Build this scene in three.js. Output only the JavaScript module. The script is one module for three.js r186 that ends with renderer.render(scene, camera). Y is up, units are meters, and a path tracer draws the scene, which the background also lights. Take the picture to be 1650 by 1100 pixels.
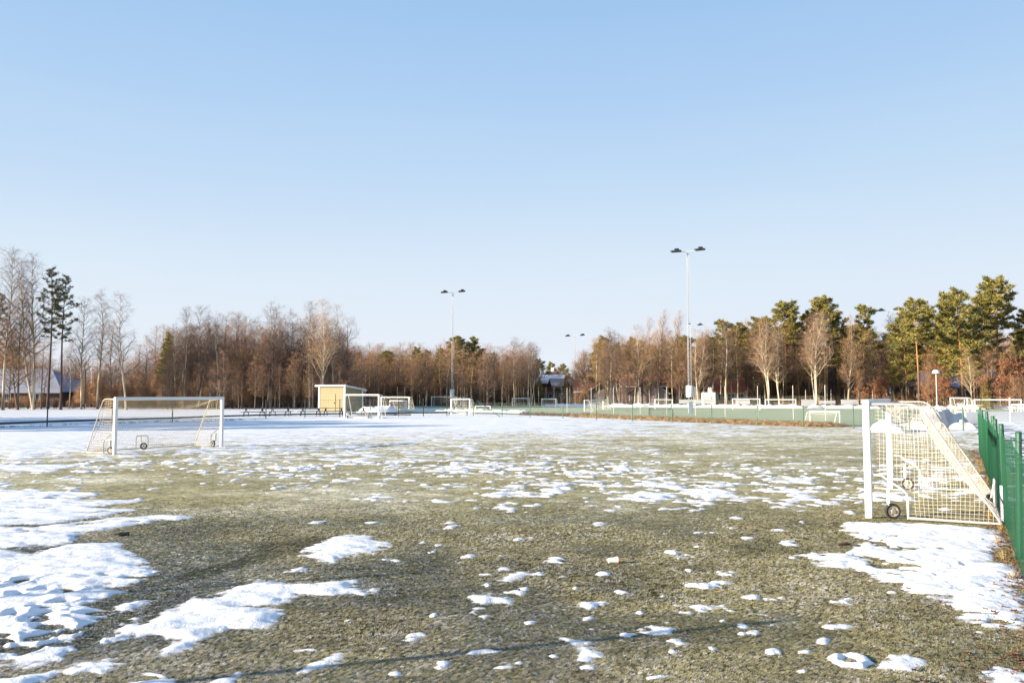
import * as THREE from 'three';
import { RoundedBoxGeometry } from 'three/addons/geometries/RoundedBoxGeometry.js';
import { mergeGeometries, toCreasedNormals } from 'three/addons/utils/BufferGeometryUtils.js';

// ------------------------------------------------------------------ camera, sky, sun, exposure
const scene = new THREE.Scene();
const F = 1320, EYE = 2.1, PITCH = Math.atan(85 / F);          // focal length in pixels of the 1650 x 1100 photograph
const camera = new THREE.PerspectiveCamera(2 * Math.atan(550 / F) * 180 / Math.PI, 1650 / 1100, 0.1, 2500);
camera.position.set(0, EYE, 0);
camera.rotation.x = PITCH;
scene.add(camera);
const EXPOSURE = 2.65;
const renderer = new THREE.WebGLRenderer({ antialias: true });
renderer.setSize(1024, 682);
renderer.toneMapping = THREE.LinearToneMapping;
renderer.toneMappingExposure = EXPOSURE;
renderer.shadowMap.enabled = true;

const s2l = (c) => { c /= 255; return c <= 0.04045 ? c / 12.92 : ((c + 0.055) / 1.055) ** 2.4; };
const lerp = (a, b, t) => a + (b - a) * t, clamp = (x, a = 0, b = 1) => Math.min(b, Math.max(a, x)), smooth = (a, b, x) => { const t = clamp((x - a) / (b - a)); return t * t * (3 - 2 * t); };
{ // clear winter sky: pale at the horizon, blue overhead
  const stops = [[-90, 206, 214, 226], [0, 238, 244, 252], [4, 233, 242, 252], [8, 224, 238, 252], [14.4, 198, 223, 249], [20, 180, 212, 246], [26.3, 162, 200, 241], [45, 132, 174, 228], [90, 116, 157, 214]];
  const w = 512, h = 512, data = new Float32Array(w * h * 4);
  for (let j = 0; j < h; j++) {
    const el = (j + 0.5) / h * 180 - 90;
    let k = 0;
    while (k < stops.length - 2 && stops[k + 1][0] < el) k++;
    const a = stops[k], b = stops[k + 1], t = clamp((el - a[0]) / (b[0] - a[0]));
    for (let i = 0; i < w; i++) { const wisp = 1 + 0.022 * fbm(Math.cos(i / w * 6.2832) * 3 + el * 0.02, Math.sin(i / w * 6.2832) * 3 + el * 0.16, 91, 4) * smooth(60, 10, el); for (let c = 0; c < 3; c++) data[(j * w + i) * 4 + c] = s2l(lerp(a[c + 1], b[c + 1], t)) / EXPOSURE * 0.98 * (c < 2 ? wisp : 1); }
    for (let i = 0; i < w; i++) data[(j * w + i) * 4 + 3] = 1;
  }
  const sky = new THREE.DataTexture(data, w, h, THREE.RGBAFormat, THREE.FloatType);
  sky.mapping = THREE.EquirectangularReflectionMapping; sky.magFilter = THREE.LinearFilter; sky.needsUpdate = true;
  scene.background = sky; scene.environment = sky;
}
const sun = new THREE.DirectionalLight(new THREE.Color(1, 0.87, 0.68), 5);
{
  const el = 14 * Math.PI / 180, az = 18 * Math.PI / 180;       // from the left and a little from behind
  sun.position.set(-Math.cos(el) * Math.cos(az), Math.sin(el), Math.cos(el) * Math.sin(az)).multiplyScalar(200);
  sun.target.position.set(0, 0, -60);
  sun.position.add(sun.target.position);
  sun.castShadow = true;
  Object.assign(sun.shadow.camera, { left: -160, right: 160, top: 60, bottom: -60, near: 1, far: 500 });
  sun.shadow.mapSize.set(4096, 4096);
  scene.add(sun, sun.target);
}

// ------------------------------------------------------------------ helpers
function RNG(seed) { let a = seed >>> 0; return () => { a = (a + 0x6D2B79F5) | 0; let t = Math.imul(a ^ (a >>> 15), 1 | a); t = (t + Math.imul(t ^ (t >>> 7), 61 | t)) ^ t; return ((t ^ (t >>> 14)) >>> 0) / 4294967296; }; }
function hash(i, j, s) { let n = Math.imul(i, 374761393) + Math.imul(j, 668265263) + Math.imul(s, 974711); n = Math.imul(n ^ (n >>> 13), 1274126177); return ((n ^ (n >>> 16)) >>> 0) / 4294967296; }
function noise(x, y, s = 0) {                                       // value noise, about -1 .. 1
  const i = Math.floor(x), j = Math.floor(y), u = x - i, v = y - j, a = u * u * (3 - 2 * u), b = v * v * (3 - 2 * v);
  return lerp(lerp(hash(i, j, s), hash(i + 1, j, s), a), lerp(hash(i, j + 1, s), hash(i + 1, j + 1, s), a), b) * 2 - 1;
}
function fbm(x, y, s, oct = 4) { let v = 0, k = 0.55; for (let o = 0; o < oct; o++) { v += k * noise(x, y, s + o * 17); x = x * 2.03 + 5.1; y = y * 2.03 - 3.7; k *= 0.52; } return v; }
const groundDepth = (py) => EYE / Math.tan(Math.atan((py - 550) / F) - PITCH);                 // depth of the ground seen at a picture row
const across = (px, d, h = 0) => (px - 825) / F * (d * Math.cos(PITCH) + (h - EYE) * Math.sin(PITCH));
const heightAt = (py, d) => EYE + d * Math.tan(PITCH + Math.atan((550 - py) / F));
const spot = (px, d, h = 0) => new THREE.Vector3(across(px, d, h), h, -d);
const G = (px, py) => spot(px, groundDepth(py));
const V = (x, y, z) => new THREE.Vector3(x, y, z);

const names = {};
function numbered(n) { const k = names[n] = (names[n] ?? -1) + 1; return k ? n + '_' + String(k).padStart(3, '0') : n; }
function tag(o, label, category, group) { o.userData = { label, category }; if (group) o.userData.group = group; return o; }
function thing(name, label, category, pos = V(0, 0, 0), turn = 0, group) {
  const o = new THREE.Group(); o.name = numbered(name); o.position.copy(pos); o.rotation.y = turn; scene.add(o);
  return tag(o, label, category, group);
}
class MB {                                                             // collects shapes, builds one named mesh
  constructor() { this.p = []; this.i = []; this.c = []; this.uv = []; this.col = [1, 1, 1]; }
  get n() { return this.p.length / 3; }
  color(r, g, b) { this.col = [r, g, b]; return this; }
  v(x, y, z, c = this.col, u = 0, w = 0) { this.p.push(x, y, z); this.c.push(c[0], c[1], c[2]); this.uv.push(u, w); return this.p.length / 3 - 1; }
  tri(a, b, c) { this.i.push(a, b, c); }
  quad(a, b, c, d) { const k = [a, b, c, d].map((q) => this.v(q.x, q.y, q.z)); this.tri(k[0], k[1], k[2]); this.tri(k[0], k[2], k[3]); return this; }
  add(g, m) {
    if (m) g = g.clone().applyMatrix4(m);
    const a = g.attributes.position, o = this.n, uv = g.attributes.uv;
    for (let k = 0; k < a.count; k++) this.v(a.getX(k), a.getY(k), a.getZ(k), this.col, uv ? uv.getX(k) : 0, uv ? uv.getY(k) : 0);
    if (g.index) for (let k = 0; k < g.index.count; k++) this.i.push(g.index.getX(k) + o); else for (let k = 0; k < a.count; k++) this.i.push(k + o);
    return this;
  }
  box(cx, cy, cz, w, h, d, turn = 0) { return this.add(new THREE.BoxGeometry(w, h, d), new THREE.Matrix4().makeRotationY(turn).setPosition(cx, cy, cz)); }
  beam(a, b, w, h = w) {                                               // rectangular bar between two points
    const d = V(0, 0, 0).subVectors(b, a), l = d.length(), m = new THREE.Matrix4();
    d.normalize();
    const up = Math.abs(d.y) > 0.98 ? V(0, 0, 1) : V(0, 1, 0), x = V(0, 0, 0).crossVectors(up, d).normalize(), y = V(0, 0, 0).crossVectors(d, x);
    m.makeBasis(x, y, d).setPosition((a.x + b.x) / 2, (a.y + b.y) / 2, (a.z + b.z) / 2);
    return this.add(new THREE.BoxGeometry(w, h, l), m);
  }
  tube(pts, r, sides = 6, closeEnds = true, colf) {                    // r: number or per point
    const o = this.n, n = pts.length, d = V(0, 0, 0), x = V(0, 0, 0), y = V(0, 0, 0);
    for (let k = 0; k < n; k++) {
      d.subVectors(pts[Math.min(k + 1, n - 1)], pts[Math.max(k - 1, 0)]).normalize();
      if (k === 0 || Math.abs(x.dot(d)) > 0.9) x.set(Math.abs(d.y) > 0.9 ? 1 : 0, Math.abs(d.y) > 0.9 ? 0 : 1, 0.13);
      x.addScaledVector(d, -x.dot(d)).normalize(); y.crossVectors(d, x);
      const rr = typeof r === 'number' ? r : r[k];
      for (let s = 0; s < sides; s++) {
        const a = s / sides * Math.PI * 2, ca = Math.cos(a) * rr, sa = Math.sin(a) * rr;
        this.v(pts[k].x + x.x * ca + y.x * sa, pts[k].y + x.y * ca + y.y * sa, pts[k].z + x.z * ca + y.z * sa, colf ? colf(pts[k], s) : this.col, s / sides, k);
      }
    }
    for (let k = 0; k < n - 1; k++) for (let s = 0; s < sides; s++) { const a = o + k * sides + s, b = o + k * sides + (s + 1) % sides; this.i.push(a, b, b + sides, a, b + sides, a + sides); }
    if (closeEnds) for (const [k, f] of [[0, 1], [n - 1, 0]]) for (let s = 1; s < sides - 1; s++) { const q = o + k * sides; f ? this.i.push(q, q + s + 1, q + s) : this.i.push(q, q + s, q + s + 1); }
    return this;
  }
  spike(a, b, r, c = this.col) {                                       // thin three-sided spike
    const d = V(0, 0, 0).subVectors(b, a).normalize(), x = V(d.y, d.z, d.x).cross(d).normalize(), y = V(0, 0, 0).crossVectors(d, x), k = [];
    for (let s = 0; s < 3; s++) { const q = s * 2.094; k.push(this.v(a.x + (x.x * Math.cos(q) + y.x * Math.sin(q)) * r, a.y + (x.y * Math.cos(q) + y.y * Math.sin(q)) * r, a.z + (x.z * Math.cos(q) + y.z * Math.sin(q)) * r, c)); }
    const t = this.v(b.x, b.y, b.z, c);
    this.i.push(k[0], k[1], t, k[1], k[2], t, k[2], k[0], t);
  }
  geo(flat = false) {
    let g = new THREE.BufferGeometry();
    g.setAttribute('position', new THREE.Float32BufferAttribute(this.p, 3));
    g.setAttribute('color', new THREE.Float32BufferAttribute(this.c, 3));
    g.setAttribute('uv', new THREE.Float32BufferAttribute(this.uv, 2));
    g.setIndex(this.i);
    if (flat) g = toCreasedNormals(g, 0.6); else g.computeVertexNormals();
    return g;
  }
  build(name, mat, parent, flat = false) { return mesh(name, this.geo(flat), mat, parent); }
}
function mesh(name, geo, mat, parent = scene) {
  const m = new THREE.Mesh(geo, mat); m.name = parent === scene ? numbered(name) : name; m.castShadow = m.receiveShadow = true; parent.add(m); return m;
}
const struct = (m) => { m.userData.kind = 'structure'; return m; };
const stuff = (m, label, category) => { m.userData = label ? { label, category, kind: 'stuff' } : { kind: 'stuff' }; return m; };
const rgb = (r, g, b) => new THREE.Color().setRGB(r, g, b);
function tex(size, f, srgb = false) {                                  // f(u, v) -> [r, g, b] 0..1, tiles if f does
  const d = new Uint8Array(size * size * 4);
  for (let j = 0; j < size; j++) for (let i = 0; i < size; i++) { const c = f(i, j), o = (j * size + i) * 4; for (let k = 0; k < 3; k++) d[o + k] = clamp(c[k]) * 255; d[o + 3] = 255; }
  const t = new THREE.DataTexture(d, size, size); t.wrapS = t.wrapT = THREE.RepeatWrapping; t.magFilter = THREE.LinearFilter; t.minFilter = THREE.LinearMipmapLinearFilter; t.generateMipmaps = true; t.needsUpdate = true;
  if (srgb) t.colorSpace = THREE.SRGBColorSpace;
  return t;
}
function tileNoise(size, cells, seed) {                                // tiling value noise
  const i0 = (x) => ((x % cells) + cells) % cells;
  return (i, j) => { const x = i / size * cells, y = j / size * cells, a = Math.floor(x), b = Math.floor(y), u = x - a, v = y - b, p = u * u * (3 - 2 * u), q = v * v * (3 - 2 * v);
    return lerp(lerp(hash(i0(a), i0(b), seed), hash(i0(a + 1), i0(b), seed), p), lerp(hash(i0(a), i0(b + 1), seed), hash(i0(a + 1), i0(b + 1), seed), p), q); };
}
const std = (c, rough = 0.8, o = {}) => new THREE.MeshStandardMaterial({ color: c, roughness: rough, ...o });
const vcol = (rough = 0.9, o = {}) => new THREE.MeshStandardMaterial({ vertexColors: true, roughness: rough, ...o });

// textures
const turfMap = (() => { const n1 = tileNoise(1024, 512, 3), n2 = tileNoise(1024, 256, 4), n3 = tileNoise(1024, 60, 5), n4 = tileNoise(1024, 14, 6);
  return tex(1024, (i, j) => { const a = 0.3 * n1(i, j) + 0.27 * n2(i, j) + 0.25 * n3(i, j) + 0.18 * n4(i, j), f = smooth(0.5, 0.66, a), k = 0.06 + 1.5 * Math.max(0, a - 0.18); return [lerp(k * 0.8, 0.98, f * 0.75), lerp(k * 0.78, 0.95, f * 0.75), lerp(k * 0.6, 0.9, f * 0.75)]; }); })();
const fineBump = (() => { const n1 = tileNoise(512, 256, 13), n2 = tileNoise(512, 90, 14), n3 = tileNoise(512, 30, 15), n4 = tileNoise(512, 9, 16); return tex(512, (i, j) => { const a = 0.16 * n1(i, j) + 0.2 * n2(i, j) + 0.28 * n3(i, j) + 0.36 * n4(i, j); return [a, a, a]; }); })();
const wearMap = (() => { const n1 = tileNoise(256, 90, 23), n2 = tileNoise(256, 24, 24), n3 = tileNoise(256, 6, 25); return tex(256, (i, j) => { const a = 0.8 + 0.2 * (0.3 * n1(i, j) + 0.3 * n2(i, j) + 0.4 * n3(i, j)); return [a, a, a]; }); })();

const M = {
  turf: vcol(0.95, { map: turfMap, bumpMap: fineBump, bumpScale: 0.012 }),
  blade: vcol(0.8, { side: THREE.DoubleSide }),
  snow: vcol(0.55, { bumpMap: fineBump, bumpScale: 0.011 }),
  ground: vcol(0.95, { bumpMap: fineBump, bumpScale: 0.05 }),
  white: std(rgb(0.8, 0.8, 0.78), 0.38, { map: wearMap }),
  board: std(rgb(0.55, 0.55, 0.53), 0.5, { map: wearMap }), whiteDull: std(rgb(0.72, 0.71, 0.67), 0.6, { map: wearMap }),
  net: std(rgb(0.74, 0.67, 0.55), 0.85), netTan: std(rgb(0.56, 0.46, 0.31), 0.85), frameLight: std(rgb(0.55, 0.52, 0.46), 0.6, { map: wearMap }), bracket: std(rgb(0.3, 0.26, 0.2), 0.6), netGrey: std(rgb(0.6, 0.56, 0.46), 0.85), frame: std(rgb(0.5, 0.45, 0.36), 0.6, { map: wearMap }),
  galv: std(rgb(0.34, 0.36, 0.39), 0.5, { metalness: 0.5 }), dullGalv: std(rgb(0.46, 0.45, 0.42), 0.7),
  greyPaint: std(rgb(0.2, 0.24, 0.3), 0.6), rubber: std(rgb(0.025, 0.025, 0.028), 0.85), rim: std(rgb(0.42, 0.36, 0.27), 0.6),
  green: std(rgb(0.018, 0.105, 0.055), 0.5, { map: wearMap }), greenMesh: std(rgb(0.018, 0.12, 0.06), 0.55), darkGreen: std(rgb(0.012, 0.035, 0.035), 0.55),
  benchWood: std(rgb(0.06, 0.058, 0.062), 0.8, { map: wearMap }), benchLeg: std(rgb(0.035, 0.04, 0.05), 0.5),
  yellow: std(rgb(0.27, 0.228, 0.12), 0.75, { map: wearMap }), bark: vcol(0.92), twig: vcol(0.92), needles: vcol(0.75, { side: THREE.DoubleSide }), leaves: vcol(0.8, { side: THREE.DoubleSide }),
  lampBlack: std(rgb(0.03, 0.033, 0.04), 0.5), asphalt: std(rgb(0.05, 0.052, 0.058), 0.9), wood: vcol(0.85), roof: vcol(0.8), glass: std(rgb(0.03, 0.035, 0.045), 0.12),
};

// ------------------------------------------------------------------ ground, turf, snow
const PLAN = [ // how much snow lies where: rows of the ground from far to near, each from left to right
  [652, 1, 1, 1, .9, .25, .3, .3, .3, .5], [660, 1, 1, 1, .95, .55, .5, .4, .4, .8], [670, 1, 1, 1, 1, .97, .85, .55, .5, .9], [690, 1, 1, 1, .96, .85, .62, .4, .32, .85], [705, 1, .93, .72, .54, .38, .28, .2, .17, .7], [718, .88, .66, .45, .3, .24, .14, .1, .12, .55],
  [738, .45, .24, .34, .38, .34, .26, .12, .1, .4], [770, .3, .1, .16, .23, .29, .35, .38, .36, .2], [800, .4, .12, .07, .14, .3, .44, .46, .46, .2], [826, .25, .08, .025, .04, .1, .14, .1, .04, .1], [870, .1, .05, .035, .035, .06, .06, .05, .03, 0], [950, 0, .035, .035, .035, .06, .06, .05, .03, 0], [1100, 0, .035, .035, .035, .05, .05, .05, .03, 0],
];
const FROST = [[640, .8, .8, .8, .8, .8, .75, .7, .7, .7], [690, .9, .9, .85, .85, .8, .74, .68, .64, .6], [705, .85, .85, .8, .72, .68, .62, .6, .58, .5], [720, .7, .7, .62, .55, .52, .5, .48, .45, .4], [745, .5, .4, .38, .36, .36, .36, .34, .3, .3], [800, .42, .32, .3, .28, .28, .27, .25, .2, .2], [870, .42, .4, .36, .3, .26, .24, .22, .16, .12], [950, .5, .48, .44, .36, .3, .26, .22, .15, .1], [1100, .55, .5, .46, .4, .34, .28, .22, .14, .1]];
function table(T, x, z) {
  const d = Math.max(-z, 4), px = 825 + F * x / d, py = 635 + F * EYE / d;
  let k = 0; while (k < T.length - 2 && T[k + 1][0] < py) k++;
  const t = clamp((py - T[k][0]) / (T[k + 1][0] - T[k][0])), cx = clamp(px / 1650) * 8, i = Math.min(7, Math.floor(cx)), u = cx - i;
  return lerp(lerp(T[k][i + 1], T[k][i + 2], u), lerp(T[k + 1][i + 1], T[k + 1][i + 2], u), t);
}
const probit = (p) => { p = clamp(p, 0.004, 0.996); const t = Math.sqrt(-2 * Math.log(p < 0.5 ? p : 1 - p)), q = t - (2.30753 + 0.27061 * t) / (1 + 0.99229 * t + 0.04481 * t * t); return p < 0.5 ? -q : q; };
const c1 = (a) => a.map(([x, y]) => [x / 2.5, 660 + y / 2.5]), c2 = (a) => a.map(([x, y]) => [500 + x / 2.5, 660 + y / 2.5]), c4 = (a) => a.map(([x, y]) => [1250 + x / 3.667, 800 + y / 3.667]);
const PATCHES = [ // snow sheets left on the pitch: outline, depth of snow, how ragged
  [c1([[-160, 560], [130, 575], [280, 545], [490, 532], [500, 580], [580, 605], [628, 655], [600, 680], [520, 715], [440, 722], [508, 735], [440, 758], [365, 785], [440, 825], [390, 860], [310, 910], [295, 970], [230, 1005], [150, 1025], [60, 1045], [-160, 1040]]), 0.065, .09],
  [c1([[-160, 470], [160, 470], [380, 445], [650, 425], [785, 432], [720, 447], [520, 472], [330, 500], [300, 530], [200, 552], [-160, 575]]), 0.05, .16],
  [c1([[-160, 395], [300, 382], [420, 398], [535, 400], [480, 418], [330, 442], [180, 462], [-160, 470]]), 0.045, .16],
  [c1([[-160, 350], [200, 362], [610, 362], [560, 373], [400, 387], [200, 397], [-160, 392]]), 0.045, .18],
  [c1([[-160, 315], [100, 328], [410, 333], [390, 347], [250, 360], [60, 362], [-160, 352]]), 0.04, .18],
  [c1([[-160, 222], [260, 222], [310, 228], [200, 246], [60, 247], [-160, 243]]), 0.04, .2],
  [c1([[385, 940], [450, 900], [540, 840], [590, 850], [560, 872], [640, 840], [720, 790], [780, 755], [900, 735], [1000, 705], [1100, 688], [1170, 708], [1260, 698], [1420, 688], [1440, 715], [1475, 752], [1420, 742], [1330, 747], [1180, 742], [1170, 770], [1110, 792], [1132, 830], [1080, 882], [990, 880], [920, 888], [820, 942], [750, 965], [690, 1002], [595, 1002], [690, 938], [600, 905], [540, 912], [470, 938]]), 0.06, .06],
  [c2([[215, 742], [235, 722], [285, 716], [262, 735]]), 0.05, .03],
  [c2([[-30, 560], [120, 508], [268, 500], [240, 522], [345, 545], [300, 562], [200, 590], [130, 602], [100, 628], [30, 600], [-60, 590]]), 0.05, .07],
  [c1([[1000, 690], [1060, 665], [1110, 668], [1060, 692]]), 0.04, .04], [c1([[450, 800], [480, 785], [585, 770], [560, 800], [490, 815]]), 0.045, .05],
  [c1([[270, 1055], [330, 1012], [540, 1008], [470, 1045], [400, 1075], [300, 1085]]), 0.05, .05], [c1([[500, 1130], [600, 1068], [740, 1110], [700, 1140]]), 0.05, .04], [c1([[100, 1080], [215, 1060], [180, 1090], [90, 1120], [-60, 1130], [-60, 1100]]), 0.05, .05],
  [c1([[760, 1120], [960, 1062], [930, 1100], [860, 1140]]), 0.04, .04], [c1([[1205, 1052], [1375, 975], [1410, 965], [1380, 1018], [1310, 1048], [1225, 1060]]), 0.055, .04],
  [c2([[1015, 922], [1060, 930], [1135, 935], [1172, 960], [1195, 1000], [1150, 1008], [1122, 1045], [1085, 1015], [1062, 975]]), 0.055, .04],
  [c2([[640, 752], [735, 738], [770, 758], [832, 762], [800, 784], [740, 776], [700, 785], [660, 778]]), 0.055, .03], [c2([[755, 690], [850, 655], [895, 655], [860, 676], [790, 692]]), 0.055, .03], [c2([[745, 648], [770, 632], [818, 632], [790, 646]]), 0.045, .03],
  [c4([[400, 192], [430, 152], [630, 168], [700, 158], [900, 162], [1000, 178], [1200, 190], [1335, 200], [1355, 290], [1285, 340], [1385, 410], [1425, 500], [1440, 640], [1475, 680], [1465, 790], [1250, 765], [1160, 748], [1065, 710], [1105, 690], [1000, 630], [900, 590], [780, 560], [640, 530], [560, 482], [480, 422], [330, 427], [215, 412], [205, 390], [105, 345], [200, 326], [400, 338], [470, 310], [560, 270], [470, 215]]), 0.075, .12],
  [c4([[1190, 1055], [1290, 1000], [1480, 1040], [1560, 1060], [1560, 1160], [1350, 1140]]), 0.06, .05],
  [c4([[585, 1020], [640, 985], [690, 955], [790, 945], [850, 965], [878, 1005], [800, 1035], [700, 1030]]), 0.06, .05],
].map(([poly, h, rag]) => { const w = poly.map(([px, py]) => G(px, py)); return { w, h, rag, x0: Math.min(...w.map((p) => p.x)) - .5, x1: Math.max(...w.map((p) => p.x)) + .5, z0: Math.min(...w.map((p) => p.z)) - .5, z1: Math.max(...w.map((p) => p.z)) + .5 }; });
const BLOBS = [ // small lumps: picture place, half width and half height in pixels
  [1362, 970, 15, 5], [1345, 1011, 19, 4], [1326, 1033, 10, 5], [1273, 876, 10, 4], [1293, 842, 5, 2], [1581, 1021, 7, 3], [1126, 984, 18, 7], [1146, 978, 18, 6], [1166, 976, 15, 6], [1214, 964, 15, 4], [1362, 970, 15, 4], [1354, 1011, 18, 4], [1326, 1032, 10, 5], [1014, 1024, 16, 5], [1058, 1018, 24, 7], [1094, 1034, 18, 8], [1086, 1050, 9, 4], [1210, 1020, 20, 5], [1198, 1010, 7, 5], [1246, 1050, 14, 5], [1300, 1050, 10, 3],
  [1130, 944, 34, 4], [1166, 940, 18, 4], [1106, 898, 18, 4], [1086, 890, 15, 3], [1206, 868, 9, 3], [1270, 876, 9, 3], [1186, 835, 10, 2.5], [1256, 855, 9, 3], [1122, 881, 7, 2], [836, 954, 16, 5], [894, 902, 16, 5], [756, 897, 9, 3], [640, 904, 18, 5], [780, 943, 8, 3], [666, 1026, 12, 6], [626, 976, 9, 4], [956, 976, 16, 5], [950, 996, 12, 7], [956, 1014, 8, 4], [728, 850, 11, 4], [726, 842, 8, 3], [835, 869, 7, 3], [852, 868, 6, 2], [770, 981, 10, 6], [782, 993, 8, 4], [704, 879, 8, 3], [682, 874, 6, 2], [700, 888, 5, 3],
  [776, 1052, 26, 5], [812, 1076, 18, 3], [708, 1076, 10, 7], [500, 1048, 18, 3], [1060, 1092, 14, 4], [1096, 1094, 13, 5], [1296, 1082, 10, 4], [968, 844, 20, 2.5], [1370, 826, 6, 3], [1246, 1008, 8, 3], [970, 925, 8, 4], [1000, 955, 9, 3], [700, 992, 6, 4], [856, 1004, 7, 3], [838, 1070, 7, 3], [485, 918, 14, 4], [1180, 850, 10, 2], [510, 842, 10, 3], [600, 842, 9, 2.4], [1278, 898, 6, 2], [1440, 955, 6, 2], [870, 925, 9, 3], [905, 930, 5, 2], [1032, 988, 6, 3], [1075, 1002, 8, 4], [1150, 1046, 9, 3], [1170, 1000, 9, 3], [620, 1045, 8, 3], [560, 1000, 6, 3], [930, 948, 5, 2], [1410, 1042, 4, 2], [1110, 920, 5, 2], [640, 1086, 9, 3], [890, 1058, 8, 3],
].map(([px, py, a, b]) => { const c = G(px, py), d = -c.z; return { x: c.x, z: c.z, rx: a * d / F, rz: Math.max(b * d * d / (F * EYE) * 0.8, a * d / F * 0.45) }; });
const RING = G(1372, 1066);                                           // a melted ring of snow
const PRINTS = (() => { const r = RNG(51), o = []; for (let k = 0; k < 34; k++) { const p = G(lerp(-40, 170, r()), lerp(925, 1050, r() ** 0.8)); o.push([p.x, p.z, 0.07 + 0.07 * r(), 0.11 + 0.07 * r(), r() * 3]); } return o; })();
function sdPoly(w, x, z) {
  let inside = false, best = 1e9;
  for (let i = 0, j = w.length - 1; i < w.length; j = i++) {
    const a = w[i], b = w[j];
    if ((a.z > z) !== (b.z > z) && x < (b.x - a.x) * (z - a.z) / (b.z - a.z) + a.x) inside = !inside;
    const ex = b.x - a.x, ez = b.z - a.z, t = clamp(((x - a.x) * ex + (z - a.z) * ez) / (ex * ex + ez * ez)), dx = x - a.x - ex * t, dz = z - a.z - ez * t;
    best = Math.min(best, dx * dx + dz * dz);
  }
  return (inside ? 1 : -1) * Math.sqrt(best);
}
const GOAL_U = V(0.478, 0, -0.878).normalize(), GOAL_V = V(0.878, 0, 0.478).normalize();
function snowHeight(x, z) {
  const d = -z;
  let best = -1;
  const wob = fbm(x * 2.2, z * 2.2, 60, 4);
  if (d < 32) {
    for (const p of PATCHES) {
      if (x < p.x0 || x > p.x1 || z < p.z0 || z > p.z1) continue;
      let sd = sdPoly(p.w, x, z) + 0.05 + wob * p.rag * 1.3 + noise(x * 9, z * 11, 9) * 0.03 + noise(x * 16, z * 18, 10) * 0.014;
      if (p.h === 0.075) { // the sheet by the right goal: streaked and holed towards its left edge
        const u = (x * 0.97 - z * -0.24) * 1.3, w = (z * 0.97 + x * -0.2) * 3.4, e = smooth(6.3, 3.6, x - (d - 9) * 0.3);
        sd = Math.min(sd, 0.52 + fbm(u * 2.4, w * 1.8, 77, 3) * 0.62 - e * 0.46);
      } else sd = Math.min(sd, 0.85 + 1.4 * fbm(x * 1.3 + 40, z * 2.1, 71, 3));
      const h = sd > 0 ? p.h * 0.75 * (1 - Math.exp(-sd / 0.19)) * (0.8 + 0.35 * noise(x * 1.7, z * 2.3, 31) + 0.12 * noise(x * 6, z * 8, 32)) + smooth(0, .2, sd) * (0.016 * noise(x * 2.6 + z, z * 5.2, 34) + 0.007 * noise(x * 5.5, z * 9, 36)) : sd * 0.6;
      if (h > best) best = h;
    }
    for (const b of BLOBS) {
      const dx = (x - b.x) / b.rx, dz = (z - b.z) / b.rz;
      if (dx * dx + dz * dz > 5) continue;
      const q = 1.15 - Math.hypot(dx + 0.35 * dz, dz) + 1.5 * fbm(x * 7 + b.x, z * 7, 81, 4);
      const h = q > 0 ? Math.min(0.028, 0.013 + b.rx * 0.06) * (1 - Math.exp(-q * 1.6)) * (1.1 + 0.5 * noise(x * 9, z * 9, 37) + 0.3 * noise(x * 22, z * 22, 38)) : q * 0.06;
      if (h > best) best = h;
    }
    { const q = 0.1 - Math.abs(Math.hypot((x - RING.x) * 1.1, (z - RING.z) * 1.0) - 0.12 + 0.02 * wob) + 0.05 * fbm(x * 9, z * 9, 85, 3); const h = q > 0.03 ? Math.min(0.032, (q - 0.03) * 0.55) : (q - 0.03) * 0.5; if (h > best) best = h; }
  }
  const cover = table(PLAN, x, z);
  if (cover > 0.004) {
    const near = smooth(17, 10, d), far = smooth(42, 66, d), field = (f) => fbm(x * 0.62 * f, z * 0.8 * f, 101, 3) * 0.6 + 0.85 * fbm(x * 2.1 * f, z * 2.6 * f, 102, 4);
    let n = near < 1 && far < 1 ? field(1.9) : 0;
    if (near > 0) n = lerp(n, field(2.7), near);
    if (far > 0) n = lerp(n, field(0.85), far);
    const v = (n - 0.40 * probit(1 - cover));
    const h = v > 0 ? lerp(lerp(0.045, 0.016, smooth(22, 40, d)), 0.03, near) * (1 - Math.exp(-v / 0.26)) * (0.8 + 0.4 * noise(x * 2.4, z * 3, 33)) : v * 0.12;
    if (h > best) best = h;
  }
  if (best > 0) {
    if (d < 13 && x < -2) for (const [fx, fz, a, b, t] of PRINTS) { const dx = x - fx, dz = z - fz; if (dx * dx + dz * dz < 0.09) { const c = Math.cos(t), s = Math.sin(t), q = ((dx * c + dz * s) / a) ** 2 + ((dz * c - dx * s) / b) ** 2; best -= 0.034 * Math.exp(-q * q * 1.3); best += 0.008 * Math.exp(-((q - 1.7) ** 2) * 3); } }
    if (d < 20) best -= 0.008 * (0.55 + 0.6 * noise(x * 13 + z * 5, z * 14 - x * 4, 47) + 0.5 * noise(x * 19 - z * 7, z * 20 + x * 6, 48)) * smooth(0.03, 0.004, best);
    best += 0.004 * noise(x * 11, z * 11, 35) * smooth(0.005, 0.02, best);
  }
  return best;
}
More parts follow.
